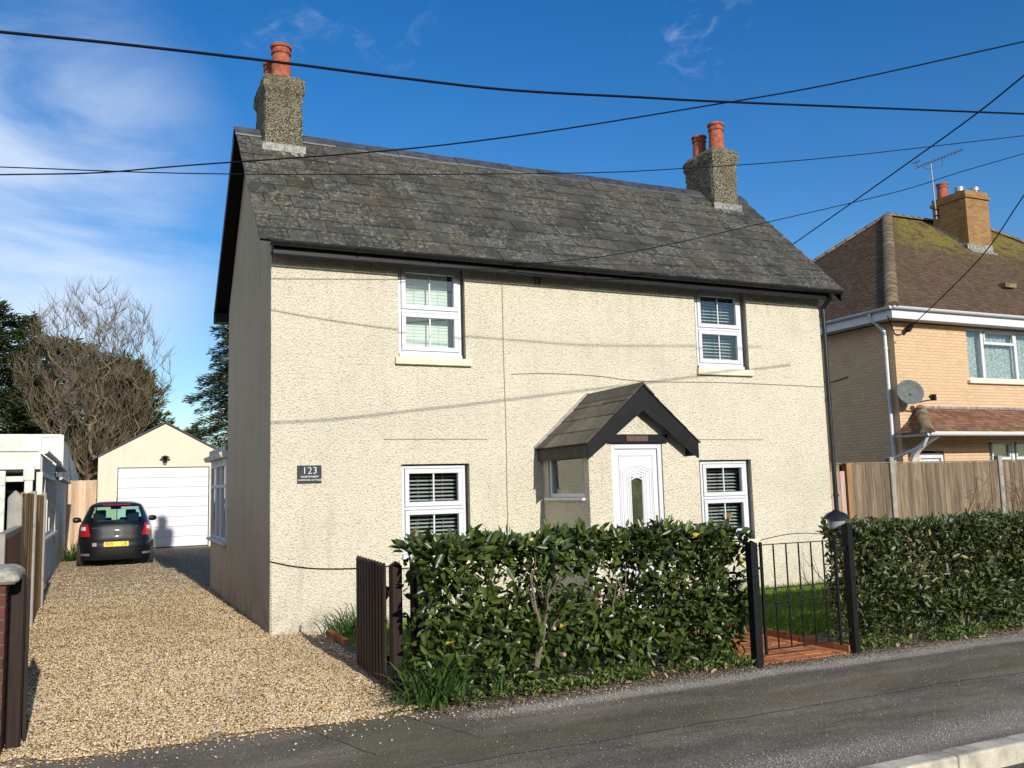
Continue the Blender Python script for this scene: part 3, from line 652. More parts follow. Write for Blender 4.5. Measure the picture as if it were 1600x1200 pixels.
# --- windows of the front
def blind(b, x0, x1, y, z0, z1, pitch, ang, dep=.025):
    z = z1
    while z > z0:
        c, s = cos(ang)*dep, sin(ang)*dep; b.obox(((x0+x1)/2, y, z), ((x1-x0)/2, 0, 0), (0, c, s), (0, -.0006*s/dep, .0008)); z -= pitch
def window(x0, x1, z0, z1, mid, bl, subsill=True, yf=.062, depth=.07):
    fr = MB(); w = .036; sw = .055
    fr.box(x0, x1, yf, yf+depth, z1-w, z1).box(x0, x0+w, yf, yf+depth, z0, z1-w).box(x1-w, x1, yf, yf+depth, z0, z1-w).box(x0+w, x1-w, yf, yf+depth, z0, z0+w).box(x0+w, x1-w, yf, yf+depth, mid-.018, mid+.018)
    for a, c in ((z0+w, mid-.018), (mid+.018, z1-w)):
        a += .004; c -= .004; l, r = x0+w+.004, x1-w-.004; y0, y1 = yf-.012, yf+.05
        fr.box(l, r, y0, y1, c-sw, c).box(l, r, y0, y1, a, a+sw).box(l, l+sw, y0, y1, a+sw, c-sw).box(r-sw, r, y0, y1, a+sw, c-sw)
    o = fr.build('window', m_white, cot, bevel=.005, seg=2)
    for a, c in ((z0+w, mid-.018), (mid+.018, z1-w)):
        g = MB().box(x0+w+sw-.01, x1-w-sw+.01, yf+.02, yf+.026, a+sw-.01, c-sw+.01); g.build('pane', m_glass, o)
        m = MB().box((x0+x1)/2-.009, (x0+x1)/2+.009, yf+.008, yf+.018, a+sw, c-sw); m.build('glazing_bar', m_white, o)
    b = MB()
    if bl == 'open': blind(b, x0+.06, x1-.06, yf+.16, z0+.05, z1-.04, .047, radians(20)); mt = m_blind
    elif bl == 'half': blind(b, x0+.06, x1-.06, yf+.16, z0+.05, z1-.04, .047, radians(26)); mt = m_blind
    else: blind(b, x0+.04, x1-.12, yf+.16, z0+.05, z1-.04, .042, radians(80), .026); mt = m_blind_soft
    b.tube([(x0+.25, yf+.13, z0+.05), (x0+.25, yf+.13, z1-.05)], .0015, 4).tube([(x1-.25, yf+.13, z0+.05), (x1-.25, yf+.13, z1-.05)], .0015, 4)
    b.build('blind', mt, o)
    MB().box(x0-.04, x1+.04, yf+.24, yf+.25, z0-.1, z1+.02).build('room_backdrop', m_room, o) if False else None
    if subsill: MB().box(x0, x1, yf-.03, yf+.07, z0-.052, z0-.002).build('subsill', m_white, o, bevel=.004)
    s = MB().box(x0-.07 if subsill else x0, x1+.10, -.055, .24, z0-.145, z0-.055); s.build('sill', m_sill, o, bevel=.008, seg=2)
window(1.545, 2.365, .785, 1.838, 1.325, 'open'); window(5.91, 6.72, .785, 1.838, 1.325, 'open')
window(1.53, 2.352, 3.205, 4.315, 3.74, 'closed'); window(5.96, 6.775, 3.205, 4.315, 3.74, 'half')
# interior darkening: floor, partition and ceiling of the rooms behind the windows
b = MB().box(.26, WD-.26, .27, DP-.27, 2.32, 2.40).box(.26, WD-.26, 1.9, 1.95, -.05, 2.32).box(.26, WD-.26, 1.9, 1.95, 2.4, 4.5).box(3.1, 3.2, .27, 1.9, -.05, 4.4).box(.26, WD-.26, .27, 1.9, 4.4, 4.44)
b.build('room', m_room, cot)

# --- porch
PX0, PX1, PY = 3.412, 4.775, -1.191; PC = (3.33+4.87)/2
b = MB(); panel(b, PX0, PX1, -.05, 2.03, [(3.715, 4.436, .02, 2.03-1e-4)], lambda u, z, d: (u, PY+d, z), .12)
b.prism([(PX0, PY, 2.03), (PX1, PY, 2.03), (PX1, PY, 2.06), (PC, PY, 2.66), (PX0, PY, 2.06)], (0, .12, 0))
panel(b, PY, -.002, -.05, 2.05, [(-1.075, -.15, 1.40, 1.985)], lambda u, z, d: (PX0+d, u, z), .12)
panel(b, PY, -.002, -.05, 2.05, [], lambda u, z, d: (PX1-d, u, z), .12)
porch = b.build('porch', m_render, cot)
b = MB()                                   # side window
y0, y1, z0, z1 = -1.07, -.155, 1.405, 1.98; xf = PX0+.02
b.box(xf, xf+.06, y0, y1, z1-.035, z1).box(xf, xf+.06, y0, y1, z0, z0+.05).box(xf, xf+.06, y0, y0+.045, z0+.05, z1-.035).box(xf, xf+.06, y1-.045, y1, z0+.05, z1-.035)
b.box(PX0-.045, PX0+.02, y0-.02, y1+.06, z0-.035, z0-.003); b.build('porch_window', m_white, porch, bevel=.004)
MB().box(xf+.02, xf+.026, y0+.03, y1-.03, z0+.04, z1-.02).build('pane', m_glass, porch)
b = MB(); EY = -1.325; eL, eR, ez, pz = 3.335, 4.865, 2.045, 2.715
for (xa, xb) in ((eL, PC), (eR, PC)): b.prism([(xa, EY+.02, ez-.01), (xb, EY+.02, pz-.01), (xb, EY+.02, pz-.045), (xa, EY+.02, ez-.045)], (0, -EY-.021, 0))
pr = b.build('porch_roof', m_black, porch)
b = MB(); tiles(b, (eL-.03, -.002, ez-.026), (eL-.03, EY-.03, ez-.026), (PC, -.002, pz), (PC, EY-.03, pz), .258, .30, .012); tiles(b, (eR+.03, EY-.03, ez-.026), (eR+.03, -.002, ez-.026), (PC, EY-.03, pz), (PC, -.002, pz), .258, .30, .012)
b.build('slates', m_porchslate, pr)
b = MB()
for s in (-1, 1):
    for k in range(3):
        ya, yb = -.003+(EY-.04)*k/3, -.003+(EY-.04)*(k+1)/3+.006
        b.prism([(PC, ya, pz+.035), (PC+s*.15, ya, pz-.105), (PC+s*.15, ya, pz-.125), (PC, ya, pz+.012)], (0, yb-ya, 0))
b.build('ridge', simple('porch_ridge_tiles', (.05, .045, .035), .6, .35, 8, bump=.3), pr)
b = MB()
for s, ex in ((-1, eL), (1, eR)):
    e2 = ex+s*.005
    b.prism([(e2, EY-.012, ez-.012), (PC, EY-.012, pz-.012), (PC, EY-.012, pz-.30), (e2, EY-.012, ez-.205)], (0, .03, 0))
b.build('bargeboard', m_black, porch)
m_eb = simple('weathered_dark_board', (.05, .043, .034), .8, .3, 10)
MB().box(eL+.012, eL+.035, EY+.02, -.005, ez-.175, ez-.03).build('eaves_board', m_eb, porch); MB().box(eR-.035, eR-.012, EY+.02, -.005, ez-.175, ez-.03).build('eaves_board', m_eb, porch)
MB().box(eL+.035, PX0-.002, EY+.02, -.005, ez-.172, ez-.160).build('soffit', m_black, porch)
b = MB().box(3.665, 4.50, PY-.035, PY-.002, 2.032, 2.135); b.build('lintel', m_black, porch, bevel=.004)
MB().box(3.915, 4.215, PY-.045, PY-.036, 2.05, 2.118).build('name_plaque', simple('brown_plaque', (.085, .045, .035), .5, .3, 30), porch, bevel=.003)
b = MB()                                   # mortar fillet where porch roof meets wall
for s, ex in ((-1, eL-.03), (1, eR+.03)): b.bar((ex, -.012, ez-.01), (PC, -.012, pz+.03), .028, .045)
b.build('flashing', simple('mortar_fillet', (.30, .28, .23), .9, .3, 20, bump=.6, bscale=40), porch)
# --- door: thick white panelled leaf
b = MB(); fx0, fx1, fz = 3.722, 4.430, 2.024; yd = PY+.01
b.box(fx0, fx0+.055, yd, yd+.07, .02, fz).box(fx1-.055, fx1, yd, yd+.07, .02, fz).box(fx0+.055, fx1-.055, yd, yd+.07, fz-.06, fz)
door = b.build('door', m_white, cot, bevel=.006, seg=2)
b = MB(); dx0, dx1, dz = fx0+.06, fx1-.06, fz-.066; yl = yd+.022; dc = (dx0+dx1)/2
GW, GZ0, GZ1 = .075, 1.03, 1.60                # glazed slot
# leaf around the slot
b.box(dx0, dc-GW, yl, yl+.045, .05, dz).box(dc+GW, dx1, yl, yl+.045, .05, dz).box(dc-GW, dc+GW, yl, yl+.045, GZ1+.03, dz).box(dc-GW, dc+GW, yl, yl+.045, .05, GZ0)
# mouldings: outer rectangle and stepped arches
def arch(cx, hw, zb, zs, rise, n=14):
    return [(cx-hw, zb), (cx-hw, zs)]+[(cx-hw+2*hw*i/n, zs+rise*sin(pi*i/n)) for i in range(1, n)]+[(cx+hw, zs), (cx+hw, zb)]
for (x0, x1, z0, z1) in ((dx0+.06, dx1-.06, .12, dz-.07),):
    for q in (((x0, z0), (x0, z1)), ((x0, z1), (x1, z1)), ((x1, z1), (x1, z0))): b.bar((q[0][0], yl-.001, q[0][1]), (q[1][0], yl-.001, q[1][1]), .014, .016, upv=(0, 1, 0))
for hw, zs, rise in ((.215, 1.715, .045), (.185, 1.69, .045), (.135, 1.66, .05), (.108, 1.635, .04)):
    a = arch(dc, hw, .9, zs, rise); b.tube([(x, yl+.002, z) for x, z in a], .012, 6)
a = arch(dc, GW+.012, GZ0-.02, GZ1-.01, .035); b.tube([(x, yl, z) for x, z in a], .011, 6); b.bar((dc-GW-.01, yl, GZ0-.015), (dc+GW+.01, yl, GZ0-.015), .02, .022)
b.build('door_leaf', m_white, door, smooth=False)
MB().box(dc-GW-.005, dc+GW+.005, yl+.02, yl+.028, GZ0-.005, GZ1+.035).build('pane', simple('obscured_green_glass', (.055, .062, .028), .18, .3, 6), door)
b = MB().box(dx1-.045, dx1-.02, yl-.012, yl, 1.0, 1.17); b.bar((dx1-.032, yl-.03, 1.10), (dx1-.15, yl-.035, 1.10), .012, .018); b.bar((dx1-.032, yl-.03, 1.10), (dx1-.032, yl, 1.10), .014, .014)
b.build('handle', simple('brass_handle', (.30, .22, .10), .3, .2, metal=.8), door)

# --- side extension with the glazed bay
b = MB(); b.box(-.006, 2.6, DP+.003, 5.98, -.1, .80); b.box(.25, 2.6, 5.6, 5.98, .8, 2.12)
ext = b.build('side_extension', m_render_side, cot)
b = MB()
b.box(-.07, .22, DP+.004, 6.04, .80, .845)
for y in (DP+.03, 4.55, 5.15, 5.93): b.box(-.012, .06, y-.03, y+.035, .845, 2.10)
b.box(-.012, .06, DP+.01, 5.96, 2.05, 2.12)
for ya, yb in ((DP+.07, 4.51), (4.59, 5.11), (5.19, 5.89)):
    b.box(-.02, .03, ya, yb, 1.66, 1.71).box(-.02, .03, ya, yb, .85, .90).box(-.02, .03, ya, yb, 2.0, 2.05)
    for q in (ya, yb-.045): b.box(-.022, .03, q, q+.045, .90, 2.0)
b.build('bay_window', m_white, ext, bevel=.004)
MB().box(.005, .012, DP+.05, 5.92, .88, 2.02).build('pane', m_glass, ext)
b = MB().prism([(-.10, DP+.004, 2.12), (-.13, DP+.004, 2.19), (-.04, DP+.004, 2.22), (2.6, DP+.004, 2.5), (2.6, DP+.004, 2.4), (.1, DP+.004, 2.12)], (0, 6.1-DP, 0))
for k in range(8): b.box(-.05, -.02, 3.86+k*.28, 3.98+k*.28, 2.21, 2.30)
b.build('extension_roof', m_whitewood, ext)

# things fixed to the front
s = empty('house_sign', (.43, -.02, 1.66), 'small dark slate sign with white number 123 on the cream wall', 'sign')
b = MB().box(.292, .566, -.024, -.010, 1.658, 1.857); plate = b.build('plate', simple('slate_grey_plate', (.035, .039, .038), .6, .3, 12, spec=.2), s, bevel=.002)
m_ltr = simple('white_letters', (.75, .75, .73), .5)
text_mesh('123', 'number', m_ltr, s, (.432, -.0255, 1.795), .112, sx=1.05, thin=.0022)
text_mesh('NORTHVIEW', 'lettering', m_ltr, s, (.430, -.0255, 1.727), .030, sx=1.15); text_mesh('SOMERFORD COTTAGE', 'lettering', m_ltr, s, (.430, -.0255, 1.690), .024, sx=1.05)
def heart(name, x, y, z, sz, label, mat):
    b = MB(); p = []
    for i in range(36):
        t = 2*pi*i/36; p.append((16*sin(t)**3, 13*cos(t)-5*cos(2*t)-2*cos(3*t)-cos(4*t)))
    b.prism([(x+a*sz/34, y, z+c*sz/34) for a, c in p][::-1], (0, .02, 0))
    o = b.build(name, mat, None, loc=(x, y, z), bevel=.004); tag(o, label, 'ornament')
    d = MB()
    for i in range(5):
        for j in range(4):
            u, v = x+(i-2)*sz*.12, z+(j-1.2)*sz*.13
            if abs(i-2)*.8+max(0, 1.4-j) < 2.4: d.obox((u, y-.001, v), (sz*.036, 0, 0), (0, .002, 0), (0, 0, sz*.036))
    d.build('cutout', simple('dark_red_cutout', (.16, .06, .04), .8), o)
m_wick = simple('tan_wood', (.48, .29, .12), .7, .2, 30)
heart('heart_ornament', 1.705, .165, 1.02, .155, 'tan wooden heart in the left ground-floor window above the hedge', m_wick)
heart('heart_ornament', 6.43, .165, 1.05, .16, 'tan wooden heart in the right ground-floor window beside the porch', m_wick)
def cable(name, pts, label, rad=.006, mat=m_wire, cat='cable', group=None, smooth=True, sub=5):
    P = [Vector(p) for p in pts]; q = []
    for i in range(len(P)-1):
        p0 = P[max(i-1, 0)]; p1 = P[i]; p2 = P[i+1]; p3 = P[min(i+2, len(P)-1)]
        for k in range(sub):
            t = k/sub; q.append(.5*((2*p1)+(p2-p0)*t+(2*p0-5*p1+4*p2-p3)*t*t+(-p0+3*p1-3*p2+p3)*t**3))
    q.append(P[-1]); b = MB(); b.tube(q, rad, 6); o = b.build(name, mat, None, smooth=True, loc=P[0]); return tag(o, label, cat, group)
cable('wall_cable', [(-.005, -.012, .80), (.25, -.018, .735), (.55, -.018, .69), (.98, -.018, .668), (1.5, -.012, .67)], 'thin black cable sagging low across the cottage wall behind the slatted gate', .006)
cable('wall_cable', [(2.905, -.012, 4.19), (2.90, -.014, 3.2), (2.908, -.012, 2.2), (2.898, -.014, 1.5), (2.90, -.012, .6)], 'thin painted cable running straight down the wall between window and porch', .0045, m_cablegrey)
cable('wall_cable', [(3.0, -.012, 2.985), (3.5, -.014, 3.01), (4.2, -.012, 3.0), (5.0, -.014, 2.945), (6.2, -.012, 2.96), (7.2, -.012, 2.955), (8.22, -.012, 2.94)], 'thin painted cable crossing the wall above the porch roof', .0045, m_cablegrey)
cable('wall_cable', [(1.31, -.010, 2.157), (2.0, -.012, 2.158), (2.64, -.010, 2.155)], 'thin straight painted cable above the left ground-floor window', .004, m_cablegrey)
cable('wall_cable', [(4.9, -.010, 2.15), (5.8, -.012, 2.145), (7.0, -.010, 2.14)], 'thin straight painted cable above the right ground-floor window', .004, m_cablegrey)
b = MB(); 
for x in (3.38, 3.44): b.obox((x, -.02, 4.225), (.006, 0, 0), (0, .012, 0), (0, 0, .05))
b.box(3.36, 3.46, -.05, -.01, 4.245, 4.26); o = b.build('wire_bracket', simple('rusty_iron', (.13, .07, .04), .8, .3, 30), None, loc=(3.41, 0, 4.22)); tag(o, 'small rusty two-pronged bracket under the cottage eaves', 'bracket')

# ================================================================== GARAGE
GY = 19.3
ga = empty('garage', (0, GY, 0), 'small cream rendered garage with white roller door at the end of the gravel drive', 'garage')
b = MB(); panel(b, -1.85, 1.89, -.1, 2.78, [(-1.31, 1.335, 0, 2.47)], lambda u, z, d: (u, GY+d, z), .25)
b.prism([(-1.85, GY, 2.78), (1.89, GY, 2.78), (.02, GY, 3.80)], (0, .25, 0)); b.box(-1.85, -1.6, GY+.25, GY+6, -.1, 2.78).box(1.64, 1.89, GY+.25, GY+6, -.1, 2.78).box(-1.6, 1.64, GY+5.8, GY+6, -.1, 2.9)
b.build('wall', m_render_fine, ga)
b = MB()
for s, xe in ((-1, -2.02), (1, 2.06)):
    b.prism([(xe, GY-.05, 2.70), (.02, GY-.05, 3.83), (.02, GY-.05, 3.88), (xe, GY-.05, 2.76)], (0, 6.2, 0))
b.build('roof', simple('dark_garage_roof', (.05, .048, .045), .8, .3, 5), ga)
b = MB(); n = 8
for k in range(n):
    z0 = .03+k*(2.42/n); b.box(-1.29, 1.315, GY+.05, GY+.09, z0+.007, z0+2.42/n-.007)
b.box(-1.29, 1.315, GY+.075, GY+.10, .0, 2.46)
gd = b.build('garage_door', m_white, ga, bevel=.004)
MB().box(-1.29, 1.315, GY+.05, GY+.09, 0, .028).build('rubber_seal', m_gutter, gd)
wl_ = empty('wall_lamp', (.02, GY-.1, 2.70), 'black wall lantern above the garage door', 'lamp')
b = MB().box(-.05, .09, GY-.06, GY-.003, 2.62, 2.78); b.bar((.02, GY-.05, 2.74), (.02, GY-.16, 2.80), .02, .02); b.lathe((.02, GY-.16, 2.74), [(.03, .08), (.13, .03), (.12, .01), (.02, 0)][::-1], 10); b.box(-.13, .17, GY-.10, GY-.04, 2.70, 2.72)
b.build('bracket', m_black, wl_); MB().lathe((.02, GY-.16, 2.60), [(.05, 0), (.075, .14)], 10).build('lantern_glass', glass_mat('lamp_glass', (.5, .5, .5)), wl_)

# ================================================================== FENCE HELPERS
def board_panel(parent, p0, p1, z0, z1, bw, mat, th=.018, name='panel', gap=.003, lapj=.004, topj=.004):
    p0, p1 = Vector((*p0, 0)), Vector((*p1, 0)); d = (p1-p0); L = d.length; d.normalize(); nn = Vector((d.y, -d.x, 0)); k = max(1, round(L/bw)); w = L/k; b = MB()
    for i in range(k):
        c = p0+d*(w*(i+.5)); tz = z1+random.uniform(-topj, topj)
        b.obox(c+Vector((0, 0, (z0+tz)/2))+nn*random.uniform(0, lapj), d*(w/2-gap/2), nn*th/2, (0, 0, (tz-z0)/2), random.random())
    return b.build(name, mat, parent)
# right boundary fence
FY = .62
rf = empty('boundary_fence', (10.3, FY, 0), 'weathered brown close-board fence with concrete posts right of the cottage', 'fence')
posts = [8.62, 10.17, 12.80, 15.4]
for i, x in enumerate(posts):
    if i: 
        b = MB(); b.prism([(x-.05, FY-.05, -.1), (x+.05, FY-.05, -.1), (x+.05, FY+.06, -.1), (x-.05, FY+.06, -.1)], (0, 0, 1.98)); b.build('post', m_concrete, rf, bevel=.012)
        board_panel(rf, (posts[i-1]+(.055 if i > 1 else 0), FY), (x-.055, FY), .0, 1.775, .105, m_fence, lapj=.012)
        MB().bar((posts[i-1]+.055, FY-.0, 1.79), (x-.055, FY-.0, 1.79), .05, .02).build('capping', m_fence, rf)
sg = empty('side_gate', (8.9, .5, 0), 'pinkish boarded side gate with an orange post between cottage and fence', 'gate')
board_panel(sg, (8.40, .50), (9.02, .50), .02, 1.66, .10, m_fencepink, name='gate_boards', gap=.008)
MB().box(9.03, 9.13, .45, .55, 0, 1.79).build('post', m_fenceorange, sg)

# far fence left of the garage
ff = empty('far_fence', (-2.3, 18.9, 0), 'pale wooden fence panel between the white bungalow and the garage', 'fence')
board_panel(ff, (-2.72, 18.9), (-1.87, 18.9), 0, 2.10, .095, m_fencepale, topj=.006)
MB().box(-2.72, -1.87, 18.92, 18.95, 1.85, 1.93).build('rail', m_fencepale, ff)

# left boundary: tall tan panels with concrete posts, low reddish panel in front
lf = empty('boundary_fence', (-2.5, 2.5, 0), 'tall tan board fence with slender concrete posts left of the drive', 'fence')
board_panel(lf, (-2.5, .66), (-2.5, 2.46), -.05, 1.63, .13, m_fencetan, topj=.01); board_panel(lf, (-2.5, 2.56), (-2.5, 4.6), -.05, 1.62, .13, m_fencetan, topj=.01)
for y, h, w in ((2.51, 1.66, .05), (4.64, 1.66, .05)): MB().box(-2.53, -2.46, y-w/2, y+w/2, -.1, h).build('post', m_concrete, lf, bevel=.01)
b = MB(); b.prism([(-2.62, .58, -.1), (-2.48, .58, -.1), (-2.48, .58, 1.58), (-2.55, .58, 1.66), (-2.62, .58, 1.58)], (0, .10, 0)); b.build('post', m_concrete, lf, bevel=.01)
lo = empty('low_fence', (-2.47, -.6, 0), 'low reddish board fence with a grey capping between brick pier and tall fence', 'fence')
board_panel(lo, (-2.46, -1.75), (-2.50, .5), .0, 1.22, .12, m_fencered, topj=.003)
MB().bar((-2.46, -1.8, 1.25), (-2.50, .54, 1.26), .07, .05).build('capping', m_concrete, lo); MB().box(-2.52, -2.42, -1.9, -1.80, -.1, 1.28).build('post', m_concrete, lo)
pi_ = empty('brick_pier', (-2.42, -3.6, 0), 'dark red brick pier with worn stone cap at the left of the drive', 'pier')
MB().box(-2.66, -2.235, -3.9, -3.45, -.1, 1.03).build('shaft', m_pierbrick, pi_, bevel=.006)
b = MB(); b.lathe((-2.43, -3.68, 1.035), [(.37, 0), (.38, .03), (.375, .07), (.30, .095), (.02, .115)], 4)
b.v = [((x+2.43)*cos(pi/4)-(y+3.68)*sin(pi/4)-2.43, (x+2.43)*sin(pi/4)+(y+3.68)*cos(pi/4)-3.68, z) for x, y, z in b.v]
b.build('cap', simple('worn_stone', (.32, .30, .24), .95, .4, 14, bump=1., bscale=35), pi_, bevel=.02)
bg_ = empty('brown_gate', (-2.16, -3.6, 0), 'dark brown wooden gate leaf folded back against the brick pier', 'gate')
MB().box(-2.225, -2.145, -3.70, -3.62, -.02, 1.07).build('post', m_brownwood, bg_, bevel=.006)
b = MB()
for k in range(8): b.obox((-2.135-.013*k, -3.52+k*.105, .52), (.010, 0, 0), (-.005, .05, 0), (0, 0, .50), random.random())
b.build('pickets', m_brownwood, bg_)

# slatted drive gate
dg_ = empty('drive_gate', (.37, -2.8, 0), 'dark brown slatted wooden gate standing open at the right of the drive', 'gate')
gx0, gy0, gx1, gy1 = .385, -2.30, .335, -3.28
b = MB(); K = 10
for k in range(K):
    t = k/(K-1); x = gx0+(gx1-gx0)*t; y = gy0+(gy1-gy0)*t; h = .965
    b.prism([(x-.011, y-.033, .03), (x-.011, y+.033, .03), (x-.011, y+.033, h-.02), (x-.011, y, h+.012), (x-.011, y-.033, h-.02)], (.02, 0, 0), random.random())
b.build('pickets', m_brownwood, dg_, bevel=.003)
for z in (.22, .75): MB().bar((gx0+.025, gy0, z), (gx1+.025, gy1, z), .03, .07).build('rail', m_brownwood, dg_)
b = MB().bar((gx0+.026, gy0, .22), (gx1+.026, gy1, .75), .025, .06); b.build('brace', m_brownwood, dg_)
gp = empty('gate_post', (.40, -3.42, 0), 'dark brown wooden post hinging the slatted gate beside the hedge', 'post')
b = MB(); b.box(.345, .43, -3.46, -3.37, -.05, .965); b.lathe((.3875, -3.415, .965), [(.055, 0), (.01, .03)], 4); b.build('shaft', m_brownwood, gp, bevel=.008)
b = MB().box(.34, .37, -3.40, -3.30, .72, .76); b.build('hinge', m_steelblack, gp)
gp2 = MB().box(.50, .58, -3.50, -3.42, -.05, .98).build('gate_post', m_brownwood, None, loc=(.54, -3.46, 0), bevel=.008); tag(gp2, 'dark brown wooden post half hidden in the left end of the laurel hedge', 'post')

# ================================================================== GARDEN GATE (iron)
gg = empty('garden_gate', (3.85, -4.08, 0), 'black iron garden gate with basket-twist bars between two posts', 'gate')
YG = -4.08
for x in (3.435, 4.275): MB().box(x-.010, x+.010, YG-.010, YG+.010, .08, 1.02).build('stile', m_steelblack, gg)
for z, t in ((.995, .004), (.625, .004), (.47, .004), (.12, .006)): MB().box(3.445, 4.265, YG-t, YG+t, z-t, z+t).build('rail', m_steelblack, gg)
b = MB(); b.tube([(3.435+.84*i/16, YG, 1.035+.04*sin(pi*i/16)) for i in range(17)], .0035, 6); b.build('arch_rod', m_steelblack, gg)
for i in range(5):
    x = 3.573+i*.140; b = MB(); b.box(x-.005, x+.005, YG-.005, YG+.005, .127, .515).box(x-.005, x+.005, YG-.005, YG+.005, .605, .990)
    for q in range(4):
        b.tube([(x+.026*sin(pi*t/10)*cos(q*pi/2+t*.35), YG+.026*sin(pi*t/10)*sin(q*pi/2+t*.35), .505+.11*t/10) for t in range(11)], .0032, 5)
    for z in (.505, .615): b.lathe((x, YG, z-.01), [(.009, 0), (.013, .01), (.009, .02)], 8)
    b.build('bar', m_steelblack, gg)
for z in (.92, .2): MB().bar((4.28, YG, z), (4.40, YG, z), .012, .03).build('hinge', m_steelblack, gg)
MB().bar((3.43, YG, .80), (3.375, YG, .80), .014, .02).build('latch', m_steelblack, gg)
for x, w, h, lb in ((3.335, .036, 1.02, 'black square gate post at the end of the laurel hedge, left of the iron gate'), (4.43, .029, 1.13, 'dark square gate post at the start of the right hedge, right of the iron gate')):
    b = MB().box(x-w, x+w, YG-.04, YG+.04, -.06, h); b.lathe((x, YG, h), [(w*1.35, 0), (.005, .02)], 4); tag(b.build('gate_post', m_steelblack, None, loc=(x, YG, 0), bevel=.006), lb, 'post')
gl = empty('garden_lantern', (4.46, -3.93, 0), 'domed dark garden lantern bracketed behind the right gate post', 'lamp')
b = MB().bar((4.46, -3.93, 1.08), (4.44, -4.05, 1.06), .03, .03); b.lathe((4.46, -3.93, 1.06), [(.03, 0), (.05, .035)], 12); b.lathe((4.46, -3.93, 1.175), [(.125, 0), (.12, .012), (.085, .05), (.035, .072), (.02, .085)], 20); b.build('lantern_body', m_gutter, gl, smooth='auto')
MB().lathe((4.46, -3.93, 1.09), [(.07, 0), (.085, .085)], 16).build('lantern_glass', simple('frosted_lamp_glass', (.25, .26, .25), .3, .05), gl, smooth='auto')

# ================================================================== CAR
CX, CY = -1.395, 12.35                       # rear bumper at y = CY
car = empty('parked_car', (CX, CY+1.95, 0), 'small black hatchback parked tail-out before the garage', 'car')
m_paint = Mt('black_car_paint', .45, 0, .2); m_paint.col((.004, .0045, .006)); m_paint.b.inputs['Coat Weight'].default_value = .7; m_paint.b.inputs['Coat Roughness'].default_value = .03; m_paint = m_paint.m
m_trim = simple('black_trim', (.012, .012, .013), .5, .2); m_tyre = simple('tyre', (.018, .018, .018), .85, .2); m_rim = simple('alloy', (.45, .46, .47), .3, .1, metal=.9)
m_red = Mt('red_tail_lamp', .08, 0, .6); m_red.col((.42, .006, .008)); m_red.b.inputs['Coat Weight'].default_value = 1.; m_red.bump(m_red.vor(55), .3, .004); m_red = m_red.m
m_lampw = simple('clear_lamp', (.75, .68, .66), .12, .1)
def ip(z, T):
    for (a, p), (c, q) in zip(T, T[1:]):
        if z <= c: 
            t = max(0, (z-a)/(c-a)); return p+(q-p)*t
    return T[-1][1]
def sm(z, T):
    return (ip(z-.02, T)+2*ip(z, T)+ip(z+.02, T))/4
HW = [(.16, .805), (.24, .818), (.45, .825), (.62, .825), (.80, .81), (.95, .775), (1.0, .745), (1.15, .69), (1.30, .625), (1.40, .56), (1.45, .46), (1.475, .30)]
YR = [(.16, .03), (.24, .008), (.34, .0), (.52, .0), (.58, .035), (.66, .07), (.80, .085), (.94, .12), (.99, .15), (1.15, .27), (1.32, .42), (1.40, .50), (1.45, .70), (1.475, 1.0)]
YFR = [(.16, 3.75), (.24, 3.86), (.45, 3.90), (.62, 3.84), (.72, 3.70), (.80, 3.45), (.88, 3.15), (.94, 2.95), (1.0, 2.80), (1.15, 2.52), (1.32, 2.22), (1.40, 2.05), (1.45, 1.80), (1.475, 1.4)]
NT = 96
def outline(z, off=0.):
    hw = sm(z, HW)+off; a = sm(z, YR)-off; c = sm(z, YFR)+off; my = (a+c)/2; hy = (c-a)/2; pts = []
    for j in range(NT):
        t = 2*pi*j/NT; ex = 2/5.2 if z < .95 else 2/4.4
        cx_ = np.sign(cos(t))*abs(cos(t))**ex; sy_ = np.sign(sin(t))*abs(sin(t))**ex
        # bowed rear and front
        bow = .10*(1-abs(cx_)**2) if True else 0
        pts.append((CX+hw*cx_, CY+my+hy*sy_+(.07*abs(cx_)**2.2 if sy_ < -.2 else -.10*abs(cx_)**2.2 if sy_ > .2 else 0), z))
    return pts
zs = [.16, .20, .24, .30, .36, .44, .50, .54, .57, .60, .66, .72, .78, .84, .88, .92, .95, .975, 1.0, 1.04, 1.08, 1.12, 1.16, 1.20, 1.24, 1.28, 1.32, 1.35, 1.38, 1.405, 1.43, 1.45, 1.465, 1.475]
body, gls = MB(), MB(); rings = [outline(z) for z in zs]
for B_ in (body, gls): B_.v = [p for r in rings for p in r]
for k in range(len(zs)-1):
    for j in range(NT):
        f = (k*NT+j, k*NT+(j+1) % NT, (k+1)*NT+(j+1) % NT, (k+1)*NT+j)
        zc = (zs[k]+zs[k+1])/2; px = sum(body.v[i][0] for i in f)/4-CX; py = sum(body.v[i][1] for i in f)/4-CY; hw = sm(zc, HW); gz = False
        rear = py < sm(zc, YR)+.12; front = py > sm(zc, YFR)-.35
        if 1.0 < zc < 1.36 and rear and abs(px) < hw-.10: gz = True
        elif 1.0 < zc < 1.37 and front and abs(px) < hw-.06: gz = True
        elif 1.0 < zc < 1.33 and abs(px) > hw-.05 and .75 < py < 2.6 and not (1.45 < py < 1.55): gz = True
        (gls if gz else body).f.append(f); (gls if gz else body).r.append(.5)
body.f.append(tuple(range((len(zs)-1)*NT, len(zs)*NT))); body.r.append(.5)
bo = body.build('body', m_paint, car, smooth='auto', angle=50); 
m_cg = glass_mat('car_glass', (.62, .86, .76)); gls.build('windows', m_cg, car, smooth=True)
